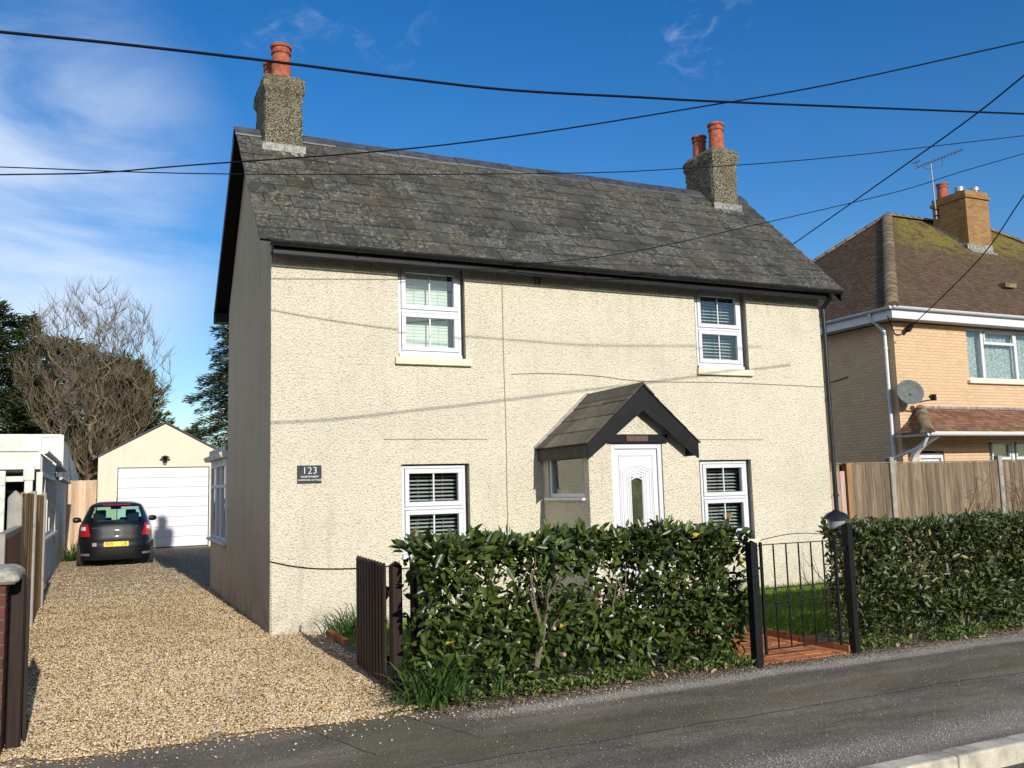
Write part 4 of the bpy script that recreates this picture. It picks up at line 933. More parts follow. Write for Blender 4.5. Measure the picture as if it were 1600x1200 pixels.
def surf_patch(name, zr, xr, off, mat, parent, nx=10, nz=8, skew=0., taper=0.):
    b = MB()
    for i in range(nz+1):
        z = zr[0]+(zr[1]-zr[0])*i/nz; hw = sm(z, HW); a = sm(z, YR)
        for j in range(nx+1):
            f = j/nx; x = xr[0]+(xr[1]-xr[0])*f+skew*(i/nz)*(1-f)
            x = max(-hw*.995, min(hw*.995, x)); q = abs(x)/hw
            c_ = min(1, q)**(5.2/2) if z < .95 else min(1, q)**(4.4/2)      # invert superellipse
            ex = 2/5.2 if z < .95 else 2/4.4; s_ = (max(0, 1-c_**2))**.5; sy = s_**ex
            c2 = sm(z, YFR); my, hy = (a+c2)/2, (c2-a)/2; b.v.append((CX+x*(1+off*.6), CY+my-hy*sy+.07*q**2.2-off, z))
    w = nx+1
    for i in range(nz):
        for j in range(nx): b.f.append((i*w+j, i*w+j+1, (i+1)*w+j+1, (i+1)*w+j)); b.r.append(.5)
    return b.build(name, mat, parent, smooth=True)
for s in (-1, 1):
    tl = surf_patch('tail_light', (.69, .97), (s*.545, s*.795) if s > 0 else (-.545, -.795), .012, m_red, car, skew=s*.05)
    surf_patch('reversing_lamp', (.83, .91), (s*.64, s*.74), .018, m_lampw, tl, 6, 4)
    surf_patch('fog_reflector', (.26, .31), (s*.55, s*.74), .01, m_lampw if False else simple('dull_reflector', (.16, .15, .15), .2, .1), car, 6, 2)
surf_patch('bumper_seam', (.565, .575), (-.74, .74), .004, m_trim, car, 30, 1)
surf_patch('bumper_ledge', (.585, .60), (-.70, .70), .016, m_paint, car, 30, 2)
surf_patch('brake_light', (1.385, 1.41), (-.30, .30), .02, m_red, car, 10, 1)
b = MB().box(CX-.26, CX+.26, CY-.022, CY-.010, .455, .565); npl = b.build('number_plate', simple('yellow_plate', (.80, .56, .06), .35, .04), car, bevel=.002)
m_blk = simple('black_letters', (.02, .02, .02), .5); text_mesh('FH5', 'plate_letters', m_blk, npl, (CX-.145, CY-.0245, .51), .125, sx=.78); text_mesh('UE', 'plate_letters', m_blk, npl, (CX+.165, CY-.0245, .51), .125, sx=.78)
m_chr = simple('chrome', (.75, .75, .76), .15, .05, metal=1.)
b = MB(); yb = CY+.055
for k in range(20):
    t0, t1 = 2*pi*k/20, 2*pi*(k+1)/20; b.bar((CX+.055*cos(t0), yb, .76+.055*sin(t0)), (CX+.055*cos(t1), yb, .76+.055*sin(t1)), .008, .008, upv=(0, 1, 0))
for pts in (((-.025, .045), (0, 0)), ((0, 0), (.025, .045)), ((-.045, .02), (-.022, -.045)), ((-.022, -.045), (0, -.003)), ((0, -.003), (.022, -.045)), ((.022, -.045), (.045, .02))):
    b.bar((CX+pts[0][0], yb, .76+pts[0][1]), (CX+pts[1][0], yb, .76+pts[1][1]), .007, .009, upv=(0, 1, 0))
b.build('badge', m_chr, car)
text_mesh('POLO', 'badge_lettering', m_chr, car, (CX-.44, CY+.075, .875), .045, sx=1.2); text_mesh('TDI', 'badge_lettering', m_chr, car, (CX+.42, CY+.075, .895), .032, sx=1.2)
MB().box(CX-.50, CX-.41, CY-.008, CY-.002, .47, .55).build('bumper_sticker', simple('faded_sticker', (.30, .20, .17), .7), car)
b = MB(); b.tube([(CX-.005, CY+.62, 1.45), (CX-.005, CY+.72, 1.60)], [.006, .003], 6); b.lathe((CX-.005, CY+.62, 1.44), [(.02, 0), (.012, .03)], 8); b.build('aerial', m_trim, car)
b = MB(); b.bar((CX, CY+.135, .99), (CX+.02, CY+.16, 1.03), .03, .03); b.bar((CX+.02, CY+.15, 1.03), (CX-.40, CY+.17, 1.04), .014, .012); b.build('wiper', m_trim, car)
for s in (-1, 1):
    b = MB(); x = CX+s*.86; b.lathe((0, 0, 0), [(.03, -.085), (.065, -.07), (.075, 0), (.06, .06), (.02, .085)], 14)
    b.v = [(x+s*.02+p[2]*1.15, CY+2.45+p[1]*.9, 1.03+p[0]*.95) for p in b.v]; mo = b.build('door_mirror', m_paint, car, smooth='auto')
    MB().bar((CX+s*.72, CY+2.5, .98), (CX+s*.86, CY+2.46, 1.0), .04, .03).build('mirror_arm', m_trim, car)
    for yy in (.68, 3.10):
        b = MB(); prof = [(.18, -.085), (.27, -.085), (.288, -.06), (.29, 0), (.288, .06), (.27, .085), (.18, .085)]; b.lathe((0, 0, 0), prof, 28)
        b.v = [(CX+s*.735+p[2], CY+yy+p[0], .285+p[1]) for p in b.v]; wh = b.build('wheel', m_tyre, car, smooth='auto')
        b = MB(); b.lathe((0, 0, 0), [(.19, -.088), (.18, -.08), (.05, -.082), (.03, -.09)], 20); b.v = [(CX+s*.735-s*p[2], CY+yy+p[0], .285+p[1]) for p in b.v]; b.build('rim', m_rim, wh, smooth='auto')
b = MB().box(CX-.70, CX+.70, CY+.42, CY+3.4, .19, .55); b.build('underbody', m_trim, car)
m_seat = simple('dark_seat_cloth', (.010, .010, .016), .9, .2)
for sx in (-.34, .34):
    st_ = MB().box(CX+sx-.25, CX+sx+.25, CY+1.75, CY+1.9, .5, 1.08).build('front_seat', m_seat, car, bevel=.03, seg=3); MB().box(CX+sx-.12, CX+sx+.12, CY+1.76, CY+1.86, 1.082, 1.27).build('headrest', m_seat, st_, bevel=.03, seg=3)
st_ = MB().box(CX-.58, CX+.58, CY+.92, CY+1.05, .5, .98).build('rear_seat', m_seat, car, bevel=.03, seg=3)
for sx in (-.37, .37): MB().box(CX+sx-.13, CX+sx+.13, CY+.93, CY+1.03, .982, 1.21).build('headrest', m_seat, st_, bevel=.03, seg=3)
MB().box(CX-.12, CX+.12, CY+2.12, CY+2.15, 1.28, 1.34).build('rear_view_mirror', m_seat, car)
MB().box(CX-.60, CX+.60, CY+.32, CY+.90, .90, .925).build('parcel_shelf', m_seat, car)
b = MB(); n = 14
for i in range(n+1):
    for j in range(5):
        x = -.28+.75*i/n; b.v.append((CX+x, CY+.55+.12*j, .93+.13*math.exp(-((x-.10)/.18)**2)*sin(pi*j/4)+.03*noise.noise((x*9, j, 2.))))
for i in range(n):
    for j in range(4): b.f.append((i*5+j, (i+1)*5+j, (i+1)*5+j+1, i*5+j+1)); b.r.append(.5)
tag(b.build('crumpled_coat', simple('dark_coat_cloth', (.03, .045, .045), .8, .3, 10), None, smooth=True, loc=(CX, CY+.7, .93)), 'dark crumpled coat on the parcel shelf seen through the car rear window', 'coat')

# ================================================================== WHITE BUNGALOW, LEFT
bu = empty('white_bungalow', (-5.5, 7.0, 0), 'white boarded bungalow with shallow roofs beyond the tall fence at the left', 'house')
b = MB(); b.box(-9, -2.64, 6.6, 11.2, -.1, .86).box(-9, -2.64, 6.62, 11.2, 2.02, 2.28).box(-9, -3.5, 11.0, 11.2, .86, 2.02).box(-9, -2.61, 11.205, 17.2, -.1, 2.0)
b.build('wall', m_whitegrey, bu)
b = MB()
for k in range(60): b.box(-9+k*.108, -9+k*.108+.104, 11.98, 12.0, 2.30, 2.985, random.random())
b.box(-9, -2.58, 12.001, 17, 2.3, 2.97); b.box(-9, -2.565, 11.96, 12.02, 2.93, 3.0); b.box(-2.62, -2.575, 11.955, 11.979, 2.3, 2.93)
b.build('boarded_upper_wall', m_whitewood, bu)
b = MB(); b.box(-9, -2.655, 6.55, 6.598, 2.36, 2.62).box(-9, -2.66, 6.50, 6.548, 2.06, 2.345)
for k in range(20): b.box(-9+k*.316, -9+k*.316+.008, 6.49, 6.499, 2.06, 2.34)
b.box(-9, -2.70, 6.60, 11.3, 2.30, 2.36)
b.build('fascia', m_whitewood, bu, bevel=.004)
b = MB(); b.box(-2.88, -2.76, 6.42, 6.54, .86, 2.10).box(-2.90, -2.74, 6.40, 6.56, 1.88, 2.12)
b.box(-3.26, -3.16, 6.52, 6.6, .3, 1.95).box(-3.16, -2.88, 6.52, 6.6, 1.86, 1.95)
b.prism([(-3.16, 6.50, 2.04), (-4.2, 6.50, 2.04), (-4.2, 6.50, 1.8), (-3.9, 6.5, 1.92), (-3.6, 6.50, 1.95), (-3.34, 6.50, 1.90), (-3.26, 6.5, 1.80), (-3.16, 6.50, 1.80)], (0, .05, 0))
b.build('porch_frame', m_whitewood, bu, bevel=.005)
MB().box(-3.16, -2.88, 6.55, 6.56, .3, 1.86).box(-4.4, -3.26, 6.57, 6.58, .3, 1.9).build('pane', m_glass_dark, bu)
MB().box(-9, -2.9, 7.4, 7.45, 0, 2.0).build('room', m_room, bu)
b = MB()
for ya, yb in ((6.62, 6.70), (7.5, 7.56), (8.4, 8.46), (9.3, 9.36), (10.2, 10.26), (11.1, 11.19)): b.box(-2.72, -2.63, ya, yb, .90, 2.02)
b.box(-2.72, -2.63, 6.7, 11.1, .90, .96).box(-2.72, -2.63, 6.7, 11.1, 1.95, 2.02).box(-2.74, -2.56, 6.60, 11.3, .845, .895)
b.build('side_windows', m_whitewood, bu); MB().box(-2.69, -2.685, 6.7, 11.1, .96, 1.95).build('pane', m_glass_dark, bu)
gutter('gutter', (-2.60, 6.45, 2.37), (-2.60, 11.9, 2.37), .055, m_whitewood, bu, .9); gutter('gutter', (-2.55, 11.3, 2.03), (-2.55, 17.3, 2.03), .055, m_whitegrey, bu, .9)
MB().box(-9, -2.56, 11.25, 17.3, 2.0, 2.04).build('roof', simple('grey_felt', (.12, .12, .12), .9), bu)
b = MB(); n = 12; pr_ = [(.42, 0), (.40, .4), (.26, .8), (.08, 1.2), (.03, 1.35)]
for r_, z in pr_:
    for j in range(n*2):
        t = pi*j/n; q = r_*(1+.28*(j % 2)); b.v.append((-2.72+q*cos(t)*.7, 20.6+q*sin(t)*.7, 1.75+z))
for k in range(4):
    for j in range(n*2): b.f.append((k*n*2+j, k*n*2+(j+1) % (n*2), (k+1)*n*2+(j+1) % (n*2), (k+1)*n*2+j)); b.r.append(.5)
b.tube([(-2.72, 20.6, -.1), (-2.72, 20.6, 3.1)], .03, 6)
tag(b.build('folded_parasol', simple('slate_grey_canvas', (.07, .085, .10), .85, .3, 6), None, loc=(-2.72, 20.6, 0)), 'folded dark grey parasol behind the bungalow beside the tree trunks', 'parasol')

# ================================================================== NEIGHBOUR HOUSE, RIGHT
NX, NY = 15.38, 5.0
nb = empty('neighbour_house', (NX, NY, 0), 'painted buff brick house with hipped mossy tile roof behind the right fence', 'house')
b = MB(); panel(b, NX, 30, -.1, 5.25, [(17.88, 21.2, 3.90, 5.25-1e-4), (15.93, 16.76, 0, 2.16), (18.35, 20.6, 1.1, 2.42)], lambda u, z, d: (u, NY+d, z), .25)
b.prism([(NX, NY+.001, -.1), (NX, NY+8.95, -.1), (NX, NY+8.95, 5.25), (NX, NY+.001, 5.25)], (.25, 0, 0)); b.box(NX+.25, 30, NY+8.7, NY+8.95, -.1, 5.25).box(29.7, 30, NY+.26, NY+8.7, -.1, 5.25)
b.box(15.95, 20.6, NY+1.2, NY+1.25, 0, 5.2)
b.build('wall', m_yellowbrick, nb)
gx, gy, gz = 14.95, 4.6, 5.586; A0 = (gx, gy, gz-.04); ap = (gx+5.6, gy+4.9, gz+4.15); ap2 = (25.2, gy+4.9, gz+4.15); cr = (30.8, gy, gz-.04); rl = (gx, gy+9.8, gz-.04); rr_ = (30.8, gy+9.8, gz-.04)
b = MB(); b.poly([A0, cr, ap2, ap]); b.poly([rl, A0, ap]); b.poly([cr, rr_, ap2]); b.poly([rr_, rl, ap, ap2]); b.poly([A0, rl, rr_, cr])
nr = b.build('roof', m_tile, nb)
b = MB(); tiles(b, A0, cr, ap, ap2, .10, .166, .019, lap=1.25, jit=.003, gap=.005); tiles(b, rl, A0, ap, ap, .10, .166, .019, lap=1.25, jit=.003, gap=.005); b.build('tiles', m_tile, nr)
b = MB(); m_hip = simple('weathered_hip_tiles', (.15, .11, .06), .9, .4, 5, bump=.6, bscale=14, rnd=.2)
hip_tiles(b, A0, ap, .15, 24); hip_tiles(b, rl, ap, .14, 24); hip_tiles(b, ap, ap2, .14, 14); hip_tiles(b, cr, ap2, .14, 24); b.build('ridge', m_hip, nr)
b = MB().box(gx+.06, 30.7, gy+.09, NY-.003, 5.27, 5.30).box(gx+.06, NX-.003, NY-.003, gy+9.7, 5.27, 5.30).box(gx+.04, 30.7, gy+.05, gy+.09, 5.26, 5.52).box(gx+.04, gx+.08, gy+.09, gy+9.7, 5.26, 5.52)
b.build('fascia', m_white, nb)
gutter('gutter', (gx-.02, gy-.01, gz-.06), (30.8, gy-.01, gz-.06), .065, m_white, nb, .95); gutter('gutter', (gx-.02, gy-.0, gz-.06), (gx-.02, gy+9.8, gz-.06), .065, m_white, nb, .95)
b = MB(); dy = NY+.28; b.tube([(gx-.0, dy, gz-.10), (gx+.0, dy, gz-.22), (NX-.10, dy-.10, gz-.55), (NX-.09, dy-.1, gz-.7), (NX-.09, dy-.1, 0)], .042, 10)
for z in (4.6, 3.4, 2.2): b.tube([(NX-.09, dy-.1, z), (NX-.09, dy-.1, z+.05)], .052, 10)
b.tube([(15.25, 4.16, 2.44), (15.22, 4.25, 2.25), (NX-.12, dy-.15, 2.0), (NX-.09, dy-.1, 1.9)], .036, 10)
b.build('downpipe', m_white, nb, smooth='auto')
# upper window: three lights with lace
def nwin(name, x0, x1, z0, z1, muls, trans, lace):
    b = MB(); y = NY+.05
    b.box(x0, x1, y, y+.07, z1-.06, z1).box(x0, x1, y, y+.07, z0, z0+.06).box(x0, x0+.06, y, y+.07, z0+.06, z1-.06).box(x1-.06, x1, y, y+.07, z0+.06, z1-.06)
    for m_ in muls: b.box(m_-.05, m_+.05, y-.005, y+.065, z0+.06, z1-.06)
    for (xa, xb, zt) in trans:
        b.box(xa, xb, y-.012, y+.05, zt-.035, zt+.035)
        for q in (xa, xb-.05): b.box(q, q+.05, y-.02, y+.04, zt+.035, z1-.06)
        b.box(xa, xb, y-.02, y+.04, z1-.11, z1-.06)
    o = b.build(name, m_white, nb, bevel=.006); MB().box(x0+.05, x1-.05, y+.03, y+.036, z0+.05, z1-.05).build('pane', m_glass, o)
    b = MB(); n = int((x1-x0)/.03); yy = y+.16
    for i in range(n+1):
        x = x0+.03+(x1-x0-.06)*i/n; q = yy+.025*sin(i*1.1)+.01*sin(i*2.7); b.v += [(x, q, z0+.05), (x, q, z1-.05)]
    for i in range(n): b.f.append((2*i, 2*i+2, 2*i+3, 2*i+1)); b.r.append(.5)
    b.build('lace_curtain', lace, o, smooth=True)
    MB().box(x0-.10, x1+.1, NY-.09, NY+.05, z0-.10, z0-.02).build('sill', m_sill, o, bevel=.01); return o
lm = Mt('white_lace', .9); pat = lm.math('MULTIPLY', lm.ramp(lm.vor(15, sc=(1, 1, 1.4)), .25, .42), lm.ramp(lm.noise(60, 3, .7), .38, .6)); lm.col(lm.mix(pat, (.66, .67, .66), (.14, .17, .17))); lm = lm.m
nwin('window', 17.88, 21.2, 3.92, 5.24, (18.50, 19.75), ((18.56, 19.70, 4.88),), lm); nwin('window', 18.35, 20.6, 1.15, 2.41, (19.3,), ((18.5, 19.2, 1.95), (19.4, 20.5, 1.95)), lm)
b = MB().box(15.93, 16.76, NY+.10, NY+.17, 0, 2.10); 
o = b.build('front_door', m_white, nb); b = MB()
for i in range(13): 
    t = pi*i/12; b.v += [(16.345-.42*cos(t), NY+.05, 2.06+.09*sin(t)), (16.345-.42*cos(t), NY+.10, 2.06+.09*sin(t))]
for i in range(12): b.f.append((2*i, 2*i+2, 2*i+3, 2*i+1)); b.r.append(.5)
b.box(15.93, 16.76, NY+.04, NY+.095, 1.98, 2.06).box(15.93, 16.0, NY+.04, NY+.095, 0, 1.98).box(16.69, 16.76, NY+.04, NY+.095, 0, 1.98); b.build('door_frame', m_white, o)
MB().box(16.08, 16.30, NY+.085, NY+.097, 1.55, 1.86).box(16.40, 16.62, NY+.085, NY+.097, 1.55, 1.86).build('pane', m_glass_dark, o)
# canopy
c0, c1, c2, c3 = (15.22, 4.12, 2.56), (27, 4.12, 2.56), (27, NY-.01, 3.20), (16.05, NY-.01, 3.18)
b = MB(); b.prism([c0, c1, c2, c3], (0, 0, -.05)); b.poly([(15.22, NY-.01, 2.56), c0, c3]); cn = b.build('canopy', m_whitegrey, nb)
b = MB(); tiles(b, c0, c1, c3, c2, .10, .166, .018, lap=1.25); tiles(b, (15.22, NY-.01, 2.56), c0, c3, c3, .10, .166, .011, lap=1.25); 
mt2 = Mt('rust_brown_tiles', .9, 0, .25); mt2.col(mt2.mix(mt2.rnd(), (.13, .065, .035), (.26, .14, .085))); mt2.bump(mt2.noise(25, 5, .7), .4, .015); b.build('tiles', mt2.m, cn)
b = MB(); hip_tiles(b, c0, c3, .14, 3); b.build('hip', m_hip, cn)
b = MB(); b.bar((16.0, NY-.02, 3.19), (27, NY-.02, 3.21), .03, .07); b.build('flashing', m_lead, cn)
gutter('gutter', (15.2, 4.06, 2.51), (27, 4.06, 2.51), .055, m_white, cn, .95); gutter('gutter', (15.2, 4.06, 2.51), (15.2, NY-.02, 2.51), .055, m_white, cn, .6)
b = MB()
pts = [(16.05-.0, 4.95-.0, 1.75)]; arc = []
for i in range(9): 
    t = i/8; arc.append((15.62, 4.96-.75*(t**1.8), 1.80+.68*t**.8))
for i in range(8): b.bar(arc[i], arc[i+1], .10, .14, upv=(1, 0, 0))
b.build('bracket', m_white, cn)
# chimney of the neighbour
b = MB().box(22.1, 23.12, 7.9, 9.1, 7.6, 10.02).box(22.05, 23.17, 7.85, 9.15, 10.02, 10.12).box(22.1, 23.12, 7.9, 9.1, 10.121, 10.26); nc = b.build('chimney', m_chbrick, nb)
b = MB(); 
for i in range(9): b.obox((22.05+.125*i, 7.885, 8.47-random.uniform(0, .06)), (.06, 0, 0), (0, .012, 0), (0, 0, .11)); b.obox((22.05+.125*i, 7.80, 8.32), (.06, 0, 0), (0, .10, .09), (0, -.006, .007))
b.prism([(22.09, 7.85, 8.25), (22.09, 9.1, 9.32), (22.09, 9.1, 9.5), (22.09, 7.85, 8.45)], (-.012, 0, 0)); b.build('flashing', m_lead, nc)
pot(nc, 22.32, 8.85, 10.22, .55, .17, m_pot)
for x, y, h in ((22.72, 8.55, .38), (23.02, 8.25, .30)):
    b = MB().lathe((x, y, 10.22), [(.11, 0), (.11, h*.55), (.10, h*.56), (.10, h*.62), (.14, h*.64), (.14, h), (.05, h*1.02)], 16); b.build('chimney_cowl', simple('grey_metal_cowl', (.26, .30, .29), .45, .2, metal=.4), nc, smooth='auto')
ae = empty('tv_aerial', (22.02, 8.9, 9.8), 'grey television aerial on a pole strapped to the neighbour chimney', 'aerial')
m_al = simple('aluminium', (.22, .24, .27), .6, .15, metal=.2)
MB().tube([(22.02, 8.9, 9.6), (21.98, 8.92, 11.42)], .024, 8).build('mast', m_al, ae)
b = MB(); a0, a1 = Vector((21.3, 8.9, 11.18)), Vector((23.55, 8.9, 12.10)); b.bar(a0, a1, .022, .022)
for k in range(14):
    p = a0.lerp(a1, (k+.6)/14.5); b.bar(p+Vector((0, -.12, 0)), p+Vector((0, .12, 0)), .014, .014); b.obox(p+Vector((0, 0, .02)), (.02, 0, 0), (0, .02, 0), (0, 0, .03))
b.bar(a0+Vector((.02, 0, -.04)), a0+Vector((.02, 0, .32)), .03, .012); b.bar(a0+Vector((.02, -.15, .2)), a0+Vector((.02, .15, .2)), .02, .02)
b.tube([(21.6, 8.9, 11.25), (21.95, 8.9, 11.22), (22.5, 8.9, 11.45), (22.5, 8.9, 11.66)], .012, 6); b.build('boom', simple('dark_aerial_metal', (.07, .07, .075), .5, .2), ae)
for z in (9.70, 9.9): MB().box(21.98, 22.11, 8.85, 8.95, z, z+.03).build('clamp', m_steelblack, ae)
ds = empty('satellite_dish', (15.45, 4.9, 3.5), 'grey satellite dish on the corner of the buff brick house', 'satellite dish')
b = MB(); dcx = Vector((15.40, 4.66, 3.52)); dn = Vector((-.38, -.88, .22)).normalized(); du = dn.cross(Vector((0, 0, 1))).normalized(); dv = du.cross(dn)*-1; R_ = 6; S_ = 28
b.v.append(tuple(dcx-dn*.055))
for k in range(1, R_+1):
    q = k/R_
    for j in range(S_): t = 2*pi*j/S_; b.v.append(tuple(dcx+du*cos(t)*.32*q+dv*sin(t)*.30*q-dn*.055*(1-q*q)))
for j in range(S_): b.f.append((0, 1+j, 1+(j+1) % S_)); b.r.append(.5)
for k in range(R_-1):
    for j in range(S_): b.f.append((1+k*S_+j, 1+(k+1)*S_+j, 1+(k+1)*S_+(j+1) % S_, 1+k*S_+(j+1) % S_)); b.r.append(.5)
do = b.build('dish', simple('grey_dish_mesh', (.11, .12, .11), .7, .2, 10, spec=.2), ds, smooth=True); so = do.modifiers.new('s', 'SOLIDIFY'); so.thickness = .008
b = MB(); b.bar(dcx+Vector((0, .0, -.27)), dcx+Vector((.42, -.24, -.20)), .03, .03); e = dcx+Vector((.44, -.25, -.15)); b.obox(e, (.05, .02, 0), (-.02, .05, 0), (0, 0, .07)); b.tube([e+Vector((-.09, .03, .02)), e], .035, 8)
b.build('receiver_arm', m_steelblack, ds); b = MB().bar(dcx+Vector((.02, .02, -.06)), (15.5, 5.0, 3.40), .04, .04); b.build('wall_bracket', m_steelblack, ds)
MB().box(20.5, 20.95, 5.7, 6.0, 6.62, 6.74).build('roof_vent', m_hip, nr)
cable('wall_cable', [(14.9, 4.7, 5.3), (15.37, 4.965, 4.98), (15.5, 4.97, 4.93), (15.72, 4.97, 4.98)], 'short brown cable looping round the top corner of the buff brick house', .012)
cable('wall_cable', [(15.36, 7.6, 5.2), (15.36, 7.55, 4.3), (15.36, 7.2, 4.05), (15.36, 6.5, 4.1)], 'thin dark cable looping down the side wall of the buff brick house', .01)

# ================================================================== OVERHEAD WIRES
def wire(pts, label, rad, ext=(1.5, 1.5)):
    P = [Vector(p) for p in pts]
    if ext[0]: P.insert(0, P[0]+(P[0]-P[1]).normalized()*ext[0])
    if ext[1]: P.append(P[-1]+(P[-1]-P[-2]).normalized()*ext[1])
    cable('overhead_wire', P, label, rad, m_wire, 'overhead wire', 'overhead wires crossing the sky')
wire([(-2.284, -4.9, 4.099), (-1.64, -4.9, 4.148), (-.827, -4.9, 4.197), (-.021, -4.9, 4.234), (.812, -4.9, 4.287), (1.868, -4.9, 4.41), (2.766, -4.9, 4.517), (6.226, -4.9, 4.965)], 'thickest overhead wire, running down from the upper left edge across the left chimney pot', .0095)
wire([(-2.632, -1.2, 4.504), (-1.836, -1.574, 4.495), (-1.041, -1.948, 4.541), (.547, -2.694, 4.62), (1.765, -3.266, 4.742), (3.2, -3.941, 4.954), (4.267, -4.442, 5.131), (5.88, -5.2, 5.481)], 'overhead wire sweeping up from the left edge over the slate roof to the upper right', .0072)
wire([(-2.604, -1.5, 4.476), (-.669, -1.657, 4.603), (2.728, -1.932, 4.946), (4.34, -2.062, 5.167), (6.453, -2.233, 5.522), (9.745, -2.5, 6.182)], 'thin overhead wire passing in front of the right chimney', .0055)
wire([(9.123, -3.0, 6.719), (9.426, -1.992, 6.615), (9.99, -.113, 6.522), (11.076, 3.5, 6.365), (12.5, 8.2, 6.2)], 'steep overhead wire running from upper right down behind the right roof verge', .0115, (1.5, 0))
wire([(9.709, -2.5, 5.92), (8.783, -2.205, 5.639), (7.878, -1.916, 5.346), (6.141, -1.363, 4.913), (4.322, -.783, 4.489), (2.902, -.33, 4.315)], 'thin overhead wire slanting down to the middle of the cottage gutter', .0055, (1.5, 0))
wire([(14.747, 1.0, 7.027), (15.114, 2.375, 6.102), (15.788, 4.9, 5.074), (15.379, 4.98, 4.73)], 'overhead wire dropping steeply to the top corner of the buff brick house', .012, (2.5, 0))
b = MB(); b.obox((15.77, 4.86, 5.09), (.09, .02, .07), (-.01, .04, 0), (-.03, 0, .035)); tag(b.build('wire_clamp', m_steelblack, None, loc=(15.77, 4.86, 5.09)), 'small black wire clamp in front of the buff brick wall', 'clamp')

# ================================================================== HEDGES
def rand_tube(b, p0, d0, L, r0, r1, steps, wob, seg=6, bias=(0, 0, 0)):
    p = Vector(p0); d = Vector(d0).normalized(); pts = [p.copy()]; rs = [r0]
    for k in range(steps):
        d = (d+Vector([random.gauss(0, wob) for _ in range(3)])+Vector(bias)).normalized(); p = p+d*(L/steps); pts.append(p.copy()); rs.append(r0+(r1-r0)*(k+1)/steps)
    b.tube(pts, rs, seg); return pts, d
def hedge(name, label, x0, x1, yf, yb, top, n, lmin, lmax, mat, stems, holes, loc, ratio=.42, cuts=(), sink=.0):
    E_ = empty(name, loc, label, 'hedge')
    # candidate points: on the clipped faces and in depth
    m = int(n*2.6); x = rng.uniform(x0, x1, m); f = rng.random(m)
    z = rng.uniform(.04, 1., m)**.9; tp = np.array([top-.005+.05*noise.noise((a*2.4, 1., 2.)) +.035*noise.noise((a*7, 4., 2.)) for a in x])
    bul = np.array([.15*noise.noise((a*2.1, c*2.6, 5.))+.08*noise.noise((a*6, c*6, 9.)) for a, c in zip(x, z)])
    dep = rng.exponential(.15, m); y = yf+bul+np.minimum(dep, yb-yf); Z = z*tp
    ontop = f < .17; Z = np.where(ontop, tp-rng.exponential(.03, m)+.05*(rng.random(m) < .07), Z); y = np.where(ontop, rng.uniform(yf, yb, m), y)
    back = (f > .17) & (f < .25); y = np.where(back, yb-rng.exponential(.06, m), y)
    # thin patches
    dens = np.array([noise.noise((a*1.7+9, c*2.2, 1.3)) for a, c in zip(x, Z)])
    keep = rng.random(m) < np.clip(.85+dens*.8, .3, 1)
    for hx, hz, hr, k in holes:
        dd = ((x-hx)/hr)**2+((Z-hz)/(hr*.8))**2; keep &= ~((dd < 1) & (rng.random(m) < k))
    keep |= ontop & (rng.random(m) < .8)
    if sink: keep &= x > x0+(y-yf)*sink
    x, y, Z, dep, ontop = x[keep][:n], y[keep][:n], Z[keep][:n], dep[keep][:n], ontop[keep][:n]; k = len(x)
    P = np.stack([x, y, Z], 1)
    out_ = np.stack([rng.normal(0, .55, k), -rng.uniform(.1, 1., k), rng.normal(.25, .55, k)], 1)
    out_[ontop] = np.stack([rng.normal(0, .6, ontop.sum()), rng.normal(-.2, .5, ontop.sum()), rng.uniform(.1, 1., ontop.sum())], 1)
    Nn = np.stack([rng.normal(0, .5, k), rng.normal(-.5, .4, k), rng.normal(.75, .4, k)], 1)
    Ln = rng.uniform(lmin, lmax, k); r = np.clip(rng.random(k)*.75+.2*(rng.random(k) < .3), 0, .95); r[rng.random(k) < .006] = 1.
    V, F, R = leaves(P, out_, Nn, Ln, Ln*rng.uniform(ratio*.85, ratio*1.15, k), .22, .22, r); np_build('foliage', V, F, R, mat, E_)
    for (sx, sr, hgt, kind) in stems:
        b = MB()
        pts, d = rand_tube(b, (sx, yf+.10+random.uniform(0, .1), -.02), (random.uniform(-.2, .2), -.02, 1), top*hgt*.55, sr, sr*.75, 6, .16, 7)
        for q in range(3):
            p = pts[random.randint(3, len(pts)-1)]; pp, dd = rand_tube(b, p, (random.uniform(-.9, .9), random.uniform(-.1, .15), 1), top*(hgt-.45), sr*.62, sr*.22, 6, .18, 6)
            for w in range(3): rand_tube(b, pp[random.randint(2, 5)], (random.uniform(-1, 1), random.uniform(-.4, .3), .9), .28, sr*.25, sr*.08, 4, .22, 4)
        b.build('stem', m_stem, E_, smooth='auto')
    for cx, cy, cz, r_ in cuts:
        c = MB(); c.tube([(cx, cy, cz), (cx+.008, cy-.05, cz+.01)], r_, 12); c.build('cut_branch', m_cut, E_, bevel=.002)
    return E_
hedge('laurel_hedge', 'glossy broad-leaved laurel hedge left of the iron gate, bare stems showing', .44, 3.40, -3.90, -3.32, 1.115, 9000, .055, .130, m_laurel,
      [(1.02, .016, .7, 0), (1.42, .030, .95, 0), (1.78, .014, .8, 0), (2.33, .026, .98, 0), (2.38, .014, .9, 0), (2.86, .024, .95, 0), (3.05, .020, .9, 0), (3.27, .018, .95, 0)],
      [(1.72, .76, .20, .80), (2.1, .80, .20, .82), (1.25, .80, .15, .65), (2.60, .80, .14, .75), (2.42, .55, .12, .6), (2.0, .62, .12, .6), (.95, .75, .1, .5), (2.9, .72, .12, .6)], (1.9, -3.6, 0),
      cuts=[(1.19, -3.88, .36, .013), (1.49, -3.90, .44, .014), (1.56, -3.92, .24, .017), (2.41, -3.88, .40, .013)])
